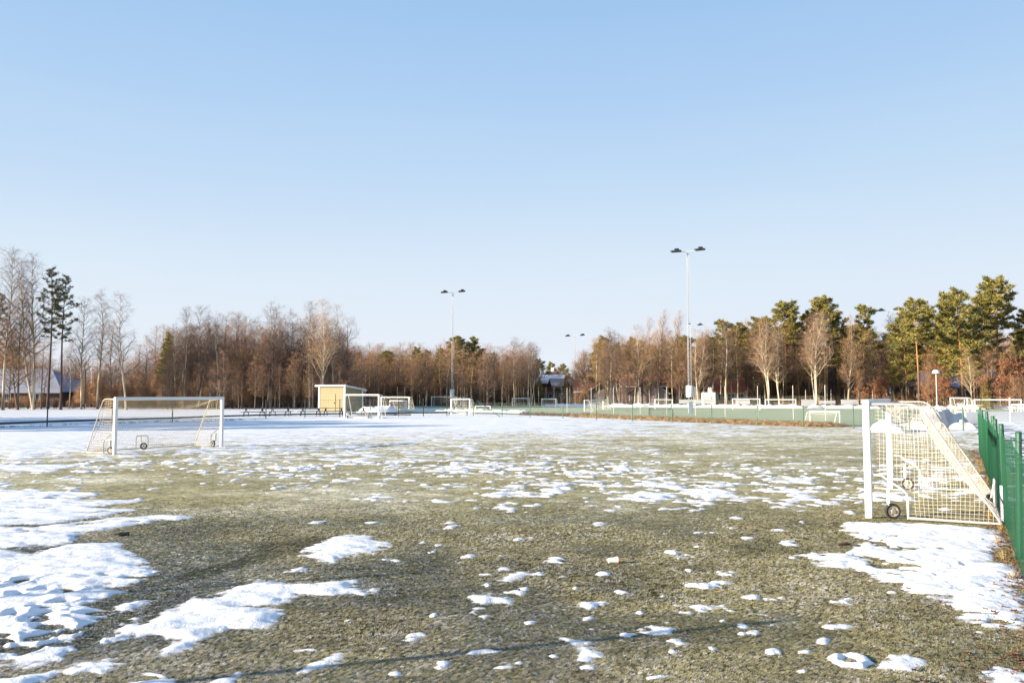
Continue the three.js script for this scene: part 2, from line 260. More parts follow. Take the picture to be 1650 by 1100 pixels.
{ // the ground out to the horizon
  const mb = new MB(), N = 90, R = (k) => k < 40 ? k * 5 : 200 + (k - 40) ** 2 * 0.55, pt = (k) => k < N / 2 ? -R(N / 2 - k) : R(k - N / 2);
  const K = 160, at = (k) => { const t = k / K * 2 - 1; return Math.sign(t) * (Math.abs(t) * 110 + Math.abs(t) ** 5 * 1700); };
  for (let j = 0; j <= K; j++) for (let i = 0; i <= K; i++) {
    const x = at(i), z = at(j) - 70, f = fbm(x * 0.11, z * 0.11, 7, 4), w = smooth(0.1, 0.5, f);
    const r = Math.hypot(x, z + 70), rise = smooth(260, 1500, r) * 14;
    mb.v(x, -0.03 + rise, z, [lerp(0.085, 0.3, w), lerp(0.06, 0.29, w), lerp(0.035, 0.29, w)], x * 0.4, z * 0.4);
  }
  for (let j = 0; j < K; j++) for (let i = 0; i < K; i++) { const a = j * (K + 1) + i; mb.i.push(a, a + K + 1, a + 1, a + 1, a + K + 1, a + K + 2); }
  struct(mb.build('ground', M.ground));
}
const WET = [[440, 876], [520, 864], [565, 870], [520, 888], [450, 893], [380, 915], [300, 935], [268, 941], [310, 922], [390, 898]].map(([a, b]) => G(a, b)), WET2 = [[1195, 862], [1240, 868], [1232, 892], [1200, 897], [1180, 885]].map(([a, b]) => G(a, b));
function wetness(x, z) { if (z < -15 || z > -8) return 0; const q = 0.22 * fbm(x * 3, z * 3, 207, 3); return Math.max(smooth(-0.14, 0.1, sdPoly(WET, x, z) + q), 0.75 * smooth(-0.3, 0.15, sdPoly(WET2, x, z) + q)); }
{ // the pitch: frosted artificial grass
  const mb = new MB();
  const rows = []; for (let d = -8; d > -88;) { rows.push(d); d -= clamp(-d * 0.012, 0.1, 0.7); } 
  const zs = []; for (let z = 6; z > -4; z -= 1) zs.push(z); zs.push(...(() => { const a = []; for (let d = 4; d < 86; d += clamp(d * 0.012, 0.09, 0.6)) a.push(-d); return a; })());
  const NX = 260;
  for (const z of zs) for (let i = 0; i <= NX; i++) {
    const half = 12 + Math.max(0, -z) * 0.86, x = lerp(-half, half, i / NX);
    const f = clamp(table(FROST, x, z) * 0.8 + 0.42 * fbm(x * 0.5, z * 0.8, 201, 4) + 0.16 * fbm(x * 3, z * 3, 202, 2)), g = smooth(-0.4, 0.5, fbm(x * 0.3, z * 0.3, 205, 3));
    const e = smooth(0.1, 0.95, f), m = smooth(8, 19, -z); let c = [lerp(lerp(0.36, 0.47, m) + 0.06 * g, 1.25, e), lerp(lerp(0.33, 0.425, m) + 0.04 * g, 1.2, e), lerp(lerp(0.18, 0.235, m), 1.1, e)];
    const k = lerp(1, 0.55, wetness(x, z));
    const lines = 1;
    mb.v(x, 0, z, [c[0] * k * lines, c[1] * k, c[2] * lerp(1.25, 1, k) * k], x / 3.1, z / 3.1);
  }
  for (let j = 0; j < zs.length - 1; j++) for (let i = 0; i < NX; i++) { const a = j * (NX + 1) + i, b = a + NX + 1; mb.i.push(a, a + 1, b + 1, a, b + 1, b); }
  struct(mb.build('turf_pitch', M.turf));
}
{ // snow on the pitch and beyond its fence, as one sheet that lies thick here and melted through there
  const mb = new MB();
  const sheet = (d0, d1, cell, margin) => {
    const nz = Math.ceil((d1 - d0) / cell), idx = new Map();
    let prev = null;
    const hw = (d) => d * 0.66 + margin;
    const nx = Math.ceil(hw(d1) / cell);
    const H = new Float32Array((nz + 1) * (2 * nx + 1)).fill(-9);
    for (let j = 0; j <= nz; j++) { const d = d0 + j * cell; for (let i = -nx; i <= nx; i++) if (Math.abs(i * cell) <= hw(d) + cell) H[j * (2 * nx + 1) + i + nx] = snowHeight(i * cell, -d); }
    const W = 2 * nx + 1, get = (j, i) => { const k = j * W + i; let v = idx.get(k); if (v === undefined) { const x = (i - nx) * cell, z = -(d0 + j * cell), h = Math.max(H[k], -0.03), t = smooth(0.012, 0.0, h) * 0.2 + 0.05 * Math.max(0, noise(x * 3, z * 3, 44)) + 0.05 * Math.max(0, noise(x * 19, z * 19, 45)); idx.set(k, v = mb.v(x, h + 0.002, z, [0.8 - t, 0.795 - t, 0.795 - t], x * 1.1, z * 1.1)); } return v; };
    for (let j = 0; j < nz; j++) for (let i = 0; i < W - 1; i++) {
      const k = j * W + i, m = Math.max(H[k], H[k + 1], H[k + W], H[k + W + 1]), lo = Math.min(H[k], H[k + 1], H[k + W], H[k + W + 1]);
      if (m < 0 || lo < -8) continue;
      const a = get(j, i), b = get(j, i + 1), c = get(j + 1, i), e = get(j + 1, i + 1);
      mb.i.push(a, b, e, a, e, c);
    }
  };
  sheet(5.2, 13, 0.02, 1.2); sheet(13, 26, 0.05, 2); sheet(26, 48, 0.12, 4); sheet(48, 86, 0.3, 8); sheet(86, 132, 0.6, 10);
  stuff(mb.build('snow', M.snow), 'white melting snow lying in sheets and patches over the turf', 'snow');
}
{ // blades of the nearest turf
  const r = RNG(77), mb = new MB();
  for (let k = 0; k < 11; k++) {
    const x = (r() - 0.5) * 0.024, z = (r() - 0.5) * 0.024, a = (r() + r() + r() - 1.5) * 1.3 + 1.57, h = 0.004 + 0.009 * r(), l = 0.012 + 0.024 * r(), w = 0.0024 + 0.0014 * r(), t = [1.3, 0.6, 1, 0.85, 1.6, 0.55, 1.15, 0.7, 1, 0.5, 1.2][k], c = [t, t, t];
    const p = mb.v(x - Math.cos(a) * w, 0, z - Math.sin(a) * w, c), q = mb.v(x + Math.cos(a) * w, 0, z + Math.sin(a) * w, c), s = mb.v(x - Math.sin(a) * l, h, z + Math.cos(a) * l, c);
    mb.tri(p, q, s);
  }
  const keep = [];
  for (let k = 0; k < 330000; k++) {
    const d = 5.5 + 11.5 * r() ** 1.3, x = (r() * 2 - 1) * (d * 0.66 + 0.6);
    if (r() > smooth(17, 11, d)) continue;
    if (snowHeight(x, -d) < 0.011) keep.push([x, -d]);
  }
  const im = new THREE.InstancedMesh(mb.geo(), M.blade, keep.length), m = new THREE.Matrix4(), q = new THREE.Quaternion(), col = new THREE.Color();
  keep.forEach(([x, z], k) => {
    q.setFromAxisAngle(V(0, 1, 0), 1.4 * noise(x * 0.8, z * 0.8, 215) + (r() < 0.5 ? 0 : 3.14) + (r() - 0.5) * 0.9); const s = 0.75 + 0.6 * r();
    m.compose(V(x, 0, z), q, V(s, s, s)); im.setMatrixAt(k, m);
    const f = clamp(table(FROST, x, z) + 0.35 * fbm(x * 0.6, z * 0.9, 201, 3) + 0.25 * noise(x * 6, z * 6, 209)), t = r(), damp = wetness(x, z), fr = t < f * 0.62 * (1 - damp), w = (1 - 0.5 * damp) * (1.0 + 0.34 * fbm(x * 0.9, z * 1.1, 211, 3) + 0.4 * fbm(x * 3.2, z * 8, 213, 3)) * (fr ? 0.42 + 0.38 * r() : t > 0.8 ? 0.38 : 0.75 + 0.55 * r());
    im.setColorAt(k, fr ? col.setRGB(0.78 * w, 0.74 * w, 0.68 * w) : col.setRGB(0.31 * w, 0.275 * w, 0.145 * w));
  });
  im.name = 'grass'; im.castShadow = im.receiveShadow = true; scene.add(im);
  stuff(im, 'short frosted olive grass blades of the nearest pitch', 'grass');
}
function sheetPoly(name, pts, y, mat, uvs = 0.3) {
  const g = new THREE.ShapeGeometry(new THREE.Shape(pts.map((p) => new THREE.Vector2(p.x, p.z))));
  const mb = new MB().add(g), n = mb.n;
  for (let k = 0; k < n; k++) { const x = mb.p[3 * k], z = mb.p[3 * k + 1]; mb.p[3 * k + 1] = y; mb.p[3 * k + 2] = z; mb.uv[2 * k] = x * uvs; mb.uv[2 * k + 1] = z * uvs; }
  return struct(mesh(name, mb.geo(), mat));
}
sheetPoly('far_pitch', [G(628, 655.4), G(860, 653.5), G(1250, 654.5), G(1700, 654.5), G(1700, 668), G(1548, 672), G(1400, 687), G(1200, 681), G(950, 671), G(640, 663.6)], 0.06, new THREE.MeshPhysicalMaterial({ color: rgb(0.36, 0.42, 0.27), roughness: 1, specularIntensity: 0.15, map: wearMap }));
sheetPoly('path', [G(1572, 656.5), G(1568, 690), V(9.2, 0, -14.1), V(5.6, 0, -8.2), V(4.2, 0, -5.4), V(9, 0, -3), V(40, 0, -20), V(60, 0, -60)], 0.006, M.asphalt);
sheetPoly('asphalt_court', [G(1585, 668.5), G(1600, 675), G(1760, 677), G(1760, 668)], 0.07, M.asphalt);

// ------------------------------------------------------------------ ridges of snow and straw
function ridge(name, pts, width, height, seed, colf, mat, lump = 0.5) {
  const mb = new MB(), curve = new THREE.CatmullRomCurve3(pts), L = curve.getLength(), n = Math.ceil(L / Math.min(L / 30, Math.max(0.25, width / 14))), m = 16;
  const p = V(0, 0, 0), t = V(0, 0, 0);
  for (let k = 0; k <= n; k++) {
    curve.getPointAt(k / n, p); curve.getTangentAt(k / n, t);
    const nx = -t.z, nz = t.x, end = Math.sin(Math.PI / 2 * Math.min(1, Math.min(k, n - k) / (L < 7 ? n * 0.4 : 4)));
    for (let j = 0; j <= m; j++) {
      const u = j / m * 2 - 1, x = p.x + nx * u * width / 2, z = p.z + nz * u * width / 2;
      const prof0 = Math.max(0, 1 - u * u) ** 0.8 * end, prof = L < 7 ? 1 - (1 - prof0) ** 2.2 : prof0, h = height * prof * (1 + lump * (fbm(x / width * 2.2, z / width * 2.2, seed, 4) + 0.6 * noise(x / width * 6, z / width * 6, seed + 3)));
      mb.v(x, Math.max(-0.02, h) - 0.01, z, colf(x, z, h), x * 0.6, z * 0.6);
    }
  }
  for (let k = 0; k < n; k++) for (let j = 0; j < m; j++) { const a = k * (m + 1) + j, b = a + m + 1; mb.i.push(a, a + 1, b + 1, a, b + 1, b); }
  return mb.build(name, mat);
}
const snowC = (x, z) => { const k = 0.72 + 0.05 * noise(x * 2, z * 2, 46); return [k, k, k]; };
stuff(ridge('snow_bank', [spot(872, 136), spot(1000, 132), spot(1130, 127), spot(1300, 120)], 2.6, 0.5, 301, snowC, M.snow, 0.5), 'long lumpy snow bank ploughed up along the far edge of the green pitch', 'snow bank');
stuff(ridge('snow_bank', [spot(1300, 119), spot(1430, 117), spot(1560, 114), spot(1720, 112)], 2.6, 0.5, 311, snowC, M.snow, 0.5), 'bright ploughed snow bank behind the street lamp and the right goals', 'snow bank');
stuff(ridge('snow_bank', [spot(640, 101), spot(700, 100), spot(760, 97), spot(850, 90)], 1.6, 0.3, 321, snowC, M.snow, 0.6), 'low ragged snow bank behind the closed gate', 'snow bank');
stuff(ridge('snow_bank', [spot(585, 92), spot(605, 91), spot(640, 92)], 3, 0.7, 331, snowC, M.snow, 0.35), 'snow heaped up beside the yellow shed', 'snow bank');
tag(ridge('snow_heap', [spot(1468, 51), spot(1520, 50.5), spot(1572, 50)], 2.8, 0.95, 341, (x, z, h) => { const k = 0.8 + 0.2 * noise(x * 2, z * 2, 5); return [0.62 * k, 0.6 * k, 0.58 * k]; }, M.snow, 1.1), 'tall dirty snow heap behind the net of the right goal', 'snow heap');
tag(ridge('snow_heap', [spot(1403, 47), spot(1428, 46.5), spot(1462, 46)], 3.4, 0.4, 351, (x, z) => { const k = 0.6 + 0.08 * noise(x * 3, z * 3, 6); return [k, k * .98, k * .96]; }, M.snow, 1.1), 'rounded snow heap seen through the net between the right goal posts', 'snow heap');
function tuft(seed, n, h, spread, w) {
  const r = RNG(seed), mb = new MB();
  for (let k = 0; k < n; k++) { const a = r() * 6.28, l = h * (0.5 + r() * 0.7), o = spread * r(), c = 0.7 + 0.6 * r(), x = Math.cos(a) * o, z = Math.sin(a) * o, le = l * (0.2 + 0.6 * r()); mb.spike(V(x * 0.4, 0, z * 0.4), V(x * 0.4 + Math.cos(a) * le, l, z * 0.4 + Math.sin(a) * le), w, [c, c, c]); }
  return mb.geo();
}
function scatter(name, label, category, geo, mat, list, seed, colf) {
  const r = RNG(seed), im = new THREE.InstancedMesh(geo, mat, list.length), m = new THREE.Matrix4(), q = new THREE.Quaternion(), c = new THREE.Color();
  list.forEach((p, k) => { q.setFromAxisAngle(V(0, 1, 0), r() * 6.28); const s = (p.s ?? 1) * (0.7 + 0.6 * r()); m.compose(V(p.x, p.y ?? 0, p.z), q, V(s, s * (0.8 + 0.4 * r()), s)); im.setMatrixAt(k, m); if (colf) im.setColorAt(k, colf(c, r, p)); });
  im.name = numbered(name); im.castShadow = im.receiveShadow = true; scene.add(im);
  return stuff(im, label, category);
}
{
  const pts = [spot(935, 77), spot(1010, 71), spot(1100, 64.5), spot(1200, 59.5), spot(1290, 55.5), spot(1352, 53)];
  const bank = ridge('grass_bank', pts, 3.6, 0.16, 361, (x, z) => { const k = 0.8 + 0.4 * noise(x, z, 8); return [0.32 * k, 0.2 * k, 0.075 * k]; }, M.ground, 0.35);
  struct(bank); bank.userData.label = 'low earth bank of dry orange grass along the green mesh fence'; bank.userData.category = 'bank';
  const a = bank.geometry.attributes.position, r = RNG(9), list = [];
  for (let k = 0; k < a.count; k++) for (let q = 0; q < 3; q++) if (a.getY(k) > 0.03) list.push({ x: a.getX(k) + (r() - .5) * .4, y: a.getY(k) - 0.02, z: a.getZ(k) + (r() - .5) * .4, s: 0.7 + 0.7 * r() });
  scatter('dry_grass', 'dry orange tufts covering the low bank beyond the fence', 'grass', tuft(5, 18, 0.13, 0.22, 0.007), M.twig, list, 6, (c, r2, p) => { const t = r2(); return t < .35 ? c.setRGB(.14, .11, .05) : t < .75 ? c.setRGB(.36, .21, .08) : c.setRGB(.45, .3, .14); });
  const weeds = []; for (let k = 0; k < 260; k++) { const t = r(), p = spot(lerp(838, 985, t), lerp(82, 72, t) + r() * 3); weeds.push({ x: p.x, z: p.z }); }
  scatter('weeds', 'dark dead weeds at the fence foot before the green pitch', 'weeds', tuft(15, 18, 0.3, 0.3, 0.015), M.twig, weeds, 16, (c, r2) => c.setRGB(.09 + .08 * r2(), .065 + .03 * r2(), .05));
  const tufts = []; for (let k = 0; k < 90; k++) { const t = r(), p = spot(lerp(-20, 420, t), lerp(51, 68, t) + (r() - .5) * .8); tufts.push({ x: p.x, z: p.z }); }
  scatter('weeds', 'thin dead weeds poking through snow along the left fence', 'weeds', tuft(25, 8, 0.16, 0.25, 0.01), M.twig, tufts, 26, (c, r2) => c.setRGB(.08 + .06 * r2(), .06, .045));
}

// ------------------------------------------------------------------ fences
function chain(mb, a, b, y0, y1, pitch, wire) {                         // two sets of crossing diagonal wires
  const dx = b.x - a.x, dz = b.z - a.z, L = Math.hypot(dx, dz), ux = dx / L, uz = dz / L, H = y1 - y0, nx = -uz * wire, nz = ux * wire;
  for (const s of [1, -1]) for (let c = -H; c < L + H; c += pitch * 1.414) {
    let s0 = s > 0 ? c : c, h0 = 0, s1 = c + s * H, h1 = H;
    if (s0 < 0) { h0 += (0 - s0) * s; s0 = 0; } if (s0 > L) { h0 += (L - s0) * s; s0 = L; }
    if (s1 < 0) { h1 += (0 - s1) * s; s1 = 0; } if (s1 > L) { h1 += (L - s1) * s; s1 = L; }
    if (h1 - h0 < 0.02 || h0 < -1e-6 || h1 > H + 1e-6) continue;
    mb.tube([V(a.x + ux * s0 + nx * s, y0 + h0, a.z + uz * s0 + nz * s), V(a.x + ux * s1 + nx * s, y0 + h1, a.z + uz * s1 + nz * s)], wire / 2, 3, false);
  }
}
function postGeo(r, h, cap = true) { const mb = new MB().tube([V(0, -0.02, 0), V(0, h, 0)], r, 10); if (cap) mb.tube([V(0, h, 0), V(0, h + 0.02, 0)], [r * 1.12, r * 0.8], 10); return mb.geo(true); }
function fence(label, posts, h, o, group) {                            // posts: ground points along the fence
  const t = thing(o.name ?? 'chain_link_fence', label, 'fence', posts[0].clone(), 0, group), g = postGeo(o.r ?? 0.03, h + (o.over ?? 0.04));
  const rel = posts.map((p) => p.clone().sub(posts[0]));
  for (const p of rel) mesh('post', g, o.post, t).position.copy(p);
  const mb = new MB(), rl = new MB();
  for (let k = 0; k < rel.length - 1; k++) { chain(mb, rel[k], rel[k + 1], o.y0 ?? 0.05, h, o.pitch, o.wire); for (const y of o.rails ?? []) rl.tube([rel[k].clone().setY(y), rel[k + 1].clone().setY(y)], y < 0.5 && o.thick ? o.thick : o.rail ?? 0.006, 5); }
  mb.build('mesh_net', o.mesh, t); if (rl.n) rl.build('rail', o.railMat ?? o.post, t);
  return t;
}
{ // the green mesh fence close by on the right
  const base = V(0.70, 0, 0), dir = V(0.545, 0, -1), at = (d) => V(base.x + dir.x * d, 0, -d);
  const t = thing('chain_link_fence', 'bright green chain-link fence with round posts running past the right goal', 'fence', at(10.6).clone());
  const o = at(10.6), dep = []; for (let d = 3.0; d < 32.5; d += 2.53) dep.push(d - 0.0); 
  const g = postGeo(0.038, 1.6);
  const ds = [0.48, 3.01, 5.54, 8.07, 10.6, 13.4, 16.0, 18.3, 20.5, 22.8, 25.1, 27.4, 29.7].filter((d) => d > 3);
  ds.forEach((d, k) => { const p = mesh('post', g, M.green, t); p.position.copy(at(d).sub(o)); p.rotation.z = [0.01, -0.02, 0.015, -0.03, 0.02][k % 5]; });
  const mb = new MB(), top = new MB();
  for (let k = 0; k < ds.length - 1; k++) {                              // the mesh sags between posts: a chain of short spans
    const n = 6, P = (q) => at(lerp(ds[k], ds[k + 1], q)).sub(o), sag = (q) => 1.55 - 0.16 * 4 * q * (1 - q) * [1, 0.5, 1.2, 0.7][k % 4];
    chain(mb, P(0).setX(P(0).x - 0.045), P(1).setX(P(1).x - 0.045), 0.02, 1.43, 0.06, 0.0026);
    const pts = []; for (let q = 0; q <= n; q++) { const p = P(q / n); p.x -= 0.045; p.y = sag(q / n) - 0.02; pts.push(p); }
    top.tube(pts, 0.004, 5);
    // upper rim of the mesh, following the sagging top wire
    for (let q = 0; q < 40; q++) { const a = P(q / 40), b = P((q + 1) / 40), m = P((q + 0.5) / 40); a.x -= 0.045; b.x -= 0.045; m.x -= 0.045; a.y = b.y = 1.43; m.y = sag((q + 0.5) / 40); if (m.y > 1.44) { mb.tube([a, m], 0.0015, 3, false); mb.tube([b, m], 0.0015, 3, false); } }
  }
  mb.build('mesh_net', M.greenMesh, t); top.build('top_wire', M.greenMesh, t);
  const brace = new MB().tube([at(14.0).sub(o).add(V(0.03, 1.3, 0)), at(15.6).sub(o).add(V(0.03, 0.05, 0))], 0.024, 8); brace.build('brace', M.green, t);
  // fallen leaves along its foot
  const r = RNG(43), list = []; for (let k = 0; k < 2600; k++) { const d = 4.8 + 26 * r() ** 1.2, p = at(d); list.push({ x: p.x - 0.12 + (r() + r() - 1) * (0.38 + (d < 9 ? 1.4 * r() ** 2 : 0)), z: p.z + (r() - .5) * .3, y: 0.012 + 0.02 * r() }); }
  const lf = new MB(), shape = [[-.035, 0], [-.012, .018], [.02, .02], [.045, 0], [.018, -.02], [-.014, -.017]].map(([x, z], k) => lf.v(x * .6, (k % 2) * 0.012, z * .6)); for (let k = 1; k < 5; k++) lf.tri(shape[0], shape[k], shape[k + 1]);
  scatter('leaves', 'fallen brown leaves along the foot of the green fence', 'leaves', lf.geo(), M.leaves, list.filter((p) => snowHeight(p.x, p.z) < 0.03), 44, (c, r2) => { const t2 = r2(); return t2 < .55 ? c.setRGB(.2, .085, .04) : t2 < .85 ? c.setRGB(.3, .15, .06) : c.setRGB(.3, .09, .04); });
  const sp = []; for (let k = 0; k < 60; k++) { const p = at(lerp(9, 26, r())); sp.push({ x: p.x - 0.1 + (r() - .5) * .3, z: p.z }); }
  scatter('dry_grass', 'small dry grass tufts at the foot of the green fence', 'grass', tuft(45, 16, 0.13, 0.1, 0.004), M.twig, sp, 46, (c, r2) => c.setRGB(.3, .17 + .05 * r2(), .07));
}
const farFence = (pts) => pts.map(([px, py]) => G(px, py));
fence('low dark chain-link fence with thick bottom rail in the snow on the left', farFence([[-40, 693], [75, 687.5], [180, 683.5], [277, 680.3], [357, 677], [428, 674.5], [491, 673.2], [547, 672.2], [596, 671.4], [642, 670.8], [682, 670.4], [720, 670]]), 1.6, { post: M.darkGreen, mesh: M.darkGreen, pitch: 0.09, wire: 0.0035, r: 0.04, rails: [0.33, 1.58], thick: 0.07 });
fence('green chain-link fence beyond the pitch, from the gate to the right goal', farFence([[763, 670.2], [809, 671.3], [854, 672.7], [907, 674.5], [961, 677], [1019, 678.8], [1083, 680.3], [1147, 682.2], [1221, 684.6], [1295, 687.4], [1376, 690], [1466, 692.5], [1553, 694]]), 1.3, { post: M.green, mesh: M.dullGalv, pitch: 0.09, wire: 0.0025, r: 0.036, rails: [1.28], rail: 0.005, railMat: M.green });
{ // double gate
  const a = G(720, 670), b = G(763, 670.2), t = thing('wire_gate', 'double wire gate with diagonal braces in the far corner of the pitch', 'gate', a.clone()), e = b.clone().sub(a), mid = e.clone().multiplyScalar(0.76);
  for (const p of [V(0, 0, 0), mid]) new MB().tube([p.clone().setY(0.02), p.clone().setY(2)], 0.035, 6).build('post', M.darkGreen, t);
  new MB().tube([V(.15, .1, 0.05), V(mid.x - .2, 2.0, 0.05)], 0.035, 6).build('brace', M.darkGreen, t);
  const c = G(823, 672.5).sub(a); new MB().tube([V(e.x + .3, 1.5, 0.06), V(c.x - 1, .1, c.z + .1)], 0.035, 6).build('brace', M.darkGreen, t);
  const mb = new MB(); chain(mb, V(0, 0, 0), mid, .1, 1.9, .09, .003); mb.build('mesh_net', M.dullGalv, t);
}
{ // tall netting posts at the forest edge on the left
  fence('tall dark ball-stop fence in front of the trees on the left', [[-60, 112], [65, 114], [135, 116], [260, 119], [405, 123], [452, 125], [492, 127]].map(([px, d]) => spot(px, d)), 5.6, { name: 'ball_stop_fence', post: M.darkGreen, mesh: M.darkGreen, pitch: 0.2, wire: 0.004, r: 0.07, rails: [5.55, 3], rail: 0.01 });
}
{ // the far fence with its tall pale posts
  const mk = (xs, d0, d1, x0, x1) => xs.map((px) => spot(px, lerp(d0, d1, (px - x0) / (x1 - x0))));
  const left = []; for (let x = 640; x < 880; x += 12) left.push(x);
  fence('tall dark wire fence along the shaded woods behind the middle goals', mk(left, 150, 146, 640, 880), 2.6, { post: M.dullGalv, mesh: M.darkGreen, pitch: 0.11, wire: 0.005, r: 0.032, over: 0.8 });
  const mid = []; for (let x = 880; x < 1200; x += 12.8) mid.push(x);
  fence('tall wire fence with pale posts before the houses and birches', mk(mid, 145, 137, 880, 1200), 2.6, { post: M.dullGalv, mesh: M.dullGalv, pitch: 0.11, wire: 0.005, r: 0.032, over: 0.7 });
  fence('tall wire fence with pale posts in front of the pines on the right', mk([1203, 1222, 1240, 1259, 1279, 1299, 1319, 1340, 1362, 1384, 1407, 1430, 1454, 1479, 1504, 1530, 1557, 1585, 1613, 1643, 1674, 1706], 135, 122, 1200, 1650), 1.9, { post: M.whiteDull, mesh: M.net, pitch: 0.11, wire: 0.0042, r: 0.036, over: 0.9 });
  fence('lighter wire fence with wide-set posts on the near side of the far pitch', mk([914, 953, 989, 1032, 1075, 1121, 1169, 1222, 1279, 1331], 92, 64, 914, 1331), 1.9, { post: M.dullGalv, mesh: M.dullGalv, pitch: 0.16, wire: 0.002, r: 0.03, over: 0.9 });
}

// ------------------------------------------------------------------ goals
function goalThing(label, near, u, w, back, o, group) {
  // local axes: x along the goal line, z to the back
  const t = thing('football_goal', label, 'football goal', near.clone(), Math.atan2(-u.z, u.x), group), H = o.h, s = o.s ?? 0.12, B = o.back, T = o.top, sg = back;
  const L = (x, y, z) => V(x, y, z * sg);
  const post = new RoundedBoxGeometry(s, H - s * 0.5, s, 3, s * 0.25);
  for (const x of [0, w]) mesh('post', post, o.mat ?? M.white, t).position.copy(L(x, (H - s * 0.5) / 2 - 0.004, 0));
  const bar = mesh('crossbar', new RoundedBoxGeometry(w + s, s, s, 3, s * 0.25), o.mat ?? M.white, t); bar.position.copy(L(w / 2, H - s / 2 + 0.003, 0.0015));
  const r = o.pipe ?? 0.022, ty = H - 0.07, gap = o.wheels ? 0.6 : 0.05, low = o.wheels;
  const curve = (a) => new THREE.CatmullRomCurve3(a, false, 'catmullrom', 0.2).getPoints(14);
  for (const x of [0, w]) {
    const mb = new MB().tube(curve([L(x, ty, 0.03), L(x, ty, T * 0.85), L(x, ty - 0.1, T + 0.06), L(x, lerp(ty, 0.05, 0.5), lerp(T, B, 0.5)), L(x, 0.05, B)]), r, 7);
    mb.build('side_frame', o.frame ?? M.whiteDull, t, true);
    if (low) new MB().tube(curve([L(x, 0.73, 0.03), L(x, 0.73, 0.2), L(x, 0.62, 0.36), L(x, 0.5, 0.54), L(x, 0.4, 0.6), L(x, 0.03, 0.6)]), r, 7).build('wheel_guard', o.bracket ?? M.whiteDull, t, true);
    if (low) new MB().tube([L(x, 0.52, 0.03), L(x, 0.5, 0.5)], r * 0.8, 6).build('stay', o.frame ?? M.whiteDull, t, true);
    new MB().tube([L(x, 0.045, gap), L(x, 0.045, B)], r * 1.15, 7).build('bottom_rail', o.frame ?? M.whiteDull, t, true);
  }
  new MB().tube([L(0, 0.045, B), L(w, 0.045, B)], r * 1.15, 7).build('back_rail', o.frame ?? M.whiteDull, t, true);
  // net: two sides, and one sheet over the top and down the back
  const net = new MB(), P = o.pitch ?? 0.1, C = o.cord, rr = RNG(o.seed ?? 1), sagT = o.sag ?? 0.3;
  const topAt = (z) => z <= T ? ty : lerp(ty, 0.05, (z - T) / (B - T)), lowAt = (z) => !low ? 0.04 : z < 0.2 ? 0.73 : z < 0.54 ? lerp(0.73, 0.5, (z - 0.2) / 0.34) : 0.05;
  const jig = o.jig ?? 0;
  const wav = (a, b, k) => jig * noise(a * 2.3 + k * 7, b * 2.3, 400 + k);
  for (const [q, x] of [[0, 0], [1, w]]) {
    const inw = q ? -1 : 1, pt = (z, y) => L(x + inw * (0.02 + 0.08 * Math.sin(Math.PI * clamp(y / H)) * Math.sin(Math.PI * clamp(z / B))) + wav(z, y, q), y + wav(y, z, q + 3) - 0.045 * Math.sin(Math.PI * clamp((z - 0.1) / (B * 0.7))) * smooth(0.1, 0.5, y), z + wav(z + 4, y, q + 5));
    for (let z = 0.05; z < B - 0.04; z += P) { const y0 = lowAt(z), y1 = topAt(z); if (y1 - y0 < 0.03) continue; const n = Math.max(1, Math.ceil((y1 - y0) / 0.22)), a = []; for (let k = 0; k <= n; k++) a.push(pt(z, lerp(y0, y1, k / n))); net.tube(a, C, 3, false); }
    for (let y = 0.1; y < ty; y += P) { const z1 = T + (B - T) * (ty - y) / (ty - 0.05), z0 = low ? (y > 0.73 ? 0.05 : y > 0.5 ? 0.2 + (0.73 - y) / 0.23 * 0.34 : 0.6) : 0.05; if (z1 - z0 < 0.05) continue; const n = Math.max(1, Math.ceil((z1 - z0) / 0.22)), a = []; for (let k = 0; k <= n; k++) a.push(pt(lerp(z0, z1, k / n), y)); net.tube(a, C, 3, false); }
  }
  const bl = Math.hypot(B - T, ty - 0.05), tot = T + bl;
  const S = (x, a) => { // a metres along top then back
    const e = Math.sin(Math.PI * clamp(x / w)) ** 0.6;
    if (a < T) { const f = a / T; return L(x + wav(x, a, 8), ty - e * (sagT * f + (o.roofSag ?? 0.1) * 4 * f * (1 - f) * 0.5) + wav(a, x, 9), 0.05 + (T - 0.05) * f); }
    const f = (a - T) / bl; return L(x + wav(x, a, 8), lerp(ty - e * sagT, 0.05, f) + wav(a, x, 9), lerp(T, B, f) - e * 0.14 * Math.sin(Math.PI * f) + wav(x + 3, a, 10));
  };
  const na = Math.round(tot / P), step = o.step ?? 0.25;
  for (let k = 0; k <= na; k++) { const a = tot * k / na, pts = [], n = Math.ceil(w / step); for (let q = 0; q <= n; q++) pts.push(S(w * q / n, a)); net.tube(pts, Math.abs(a - T) < P * 0.51 ? C * 2 : C, 3, false); }
  for (let x = P; x < w - P * 0.5; x += P) { const pts = [], n = Math.ceil(tot / step); for (let q = 0; q <= n; q++) pts.push(S(x, tot * q / n)); net.tube(pts, C, 3, false); }
  net.build('net', o.net ?? M.net, t);
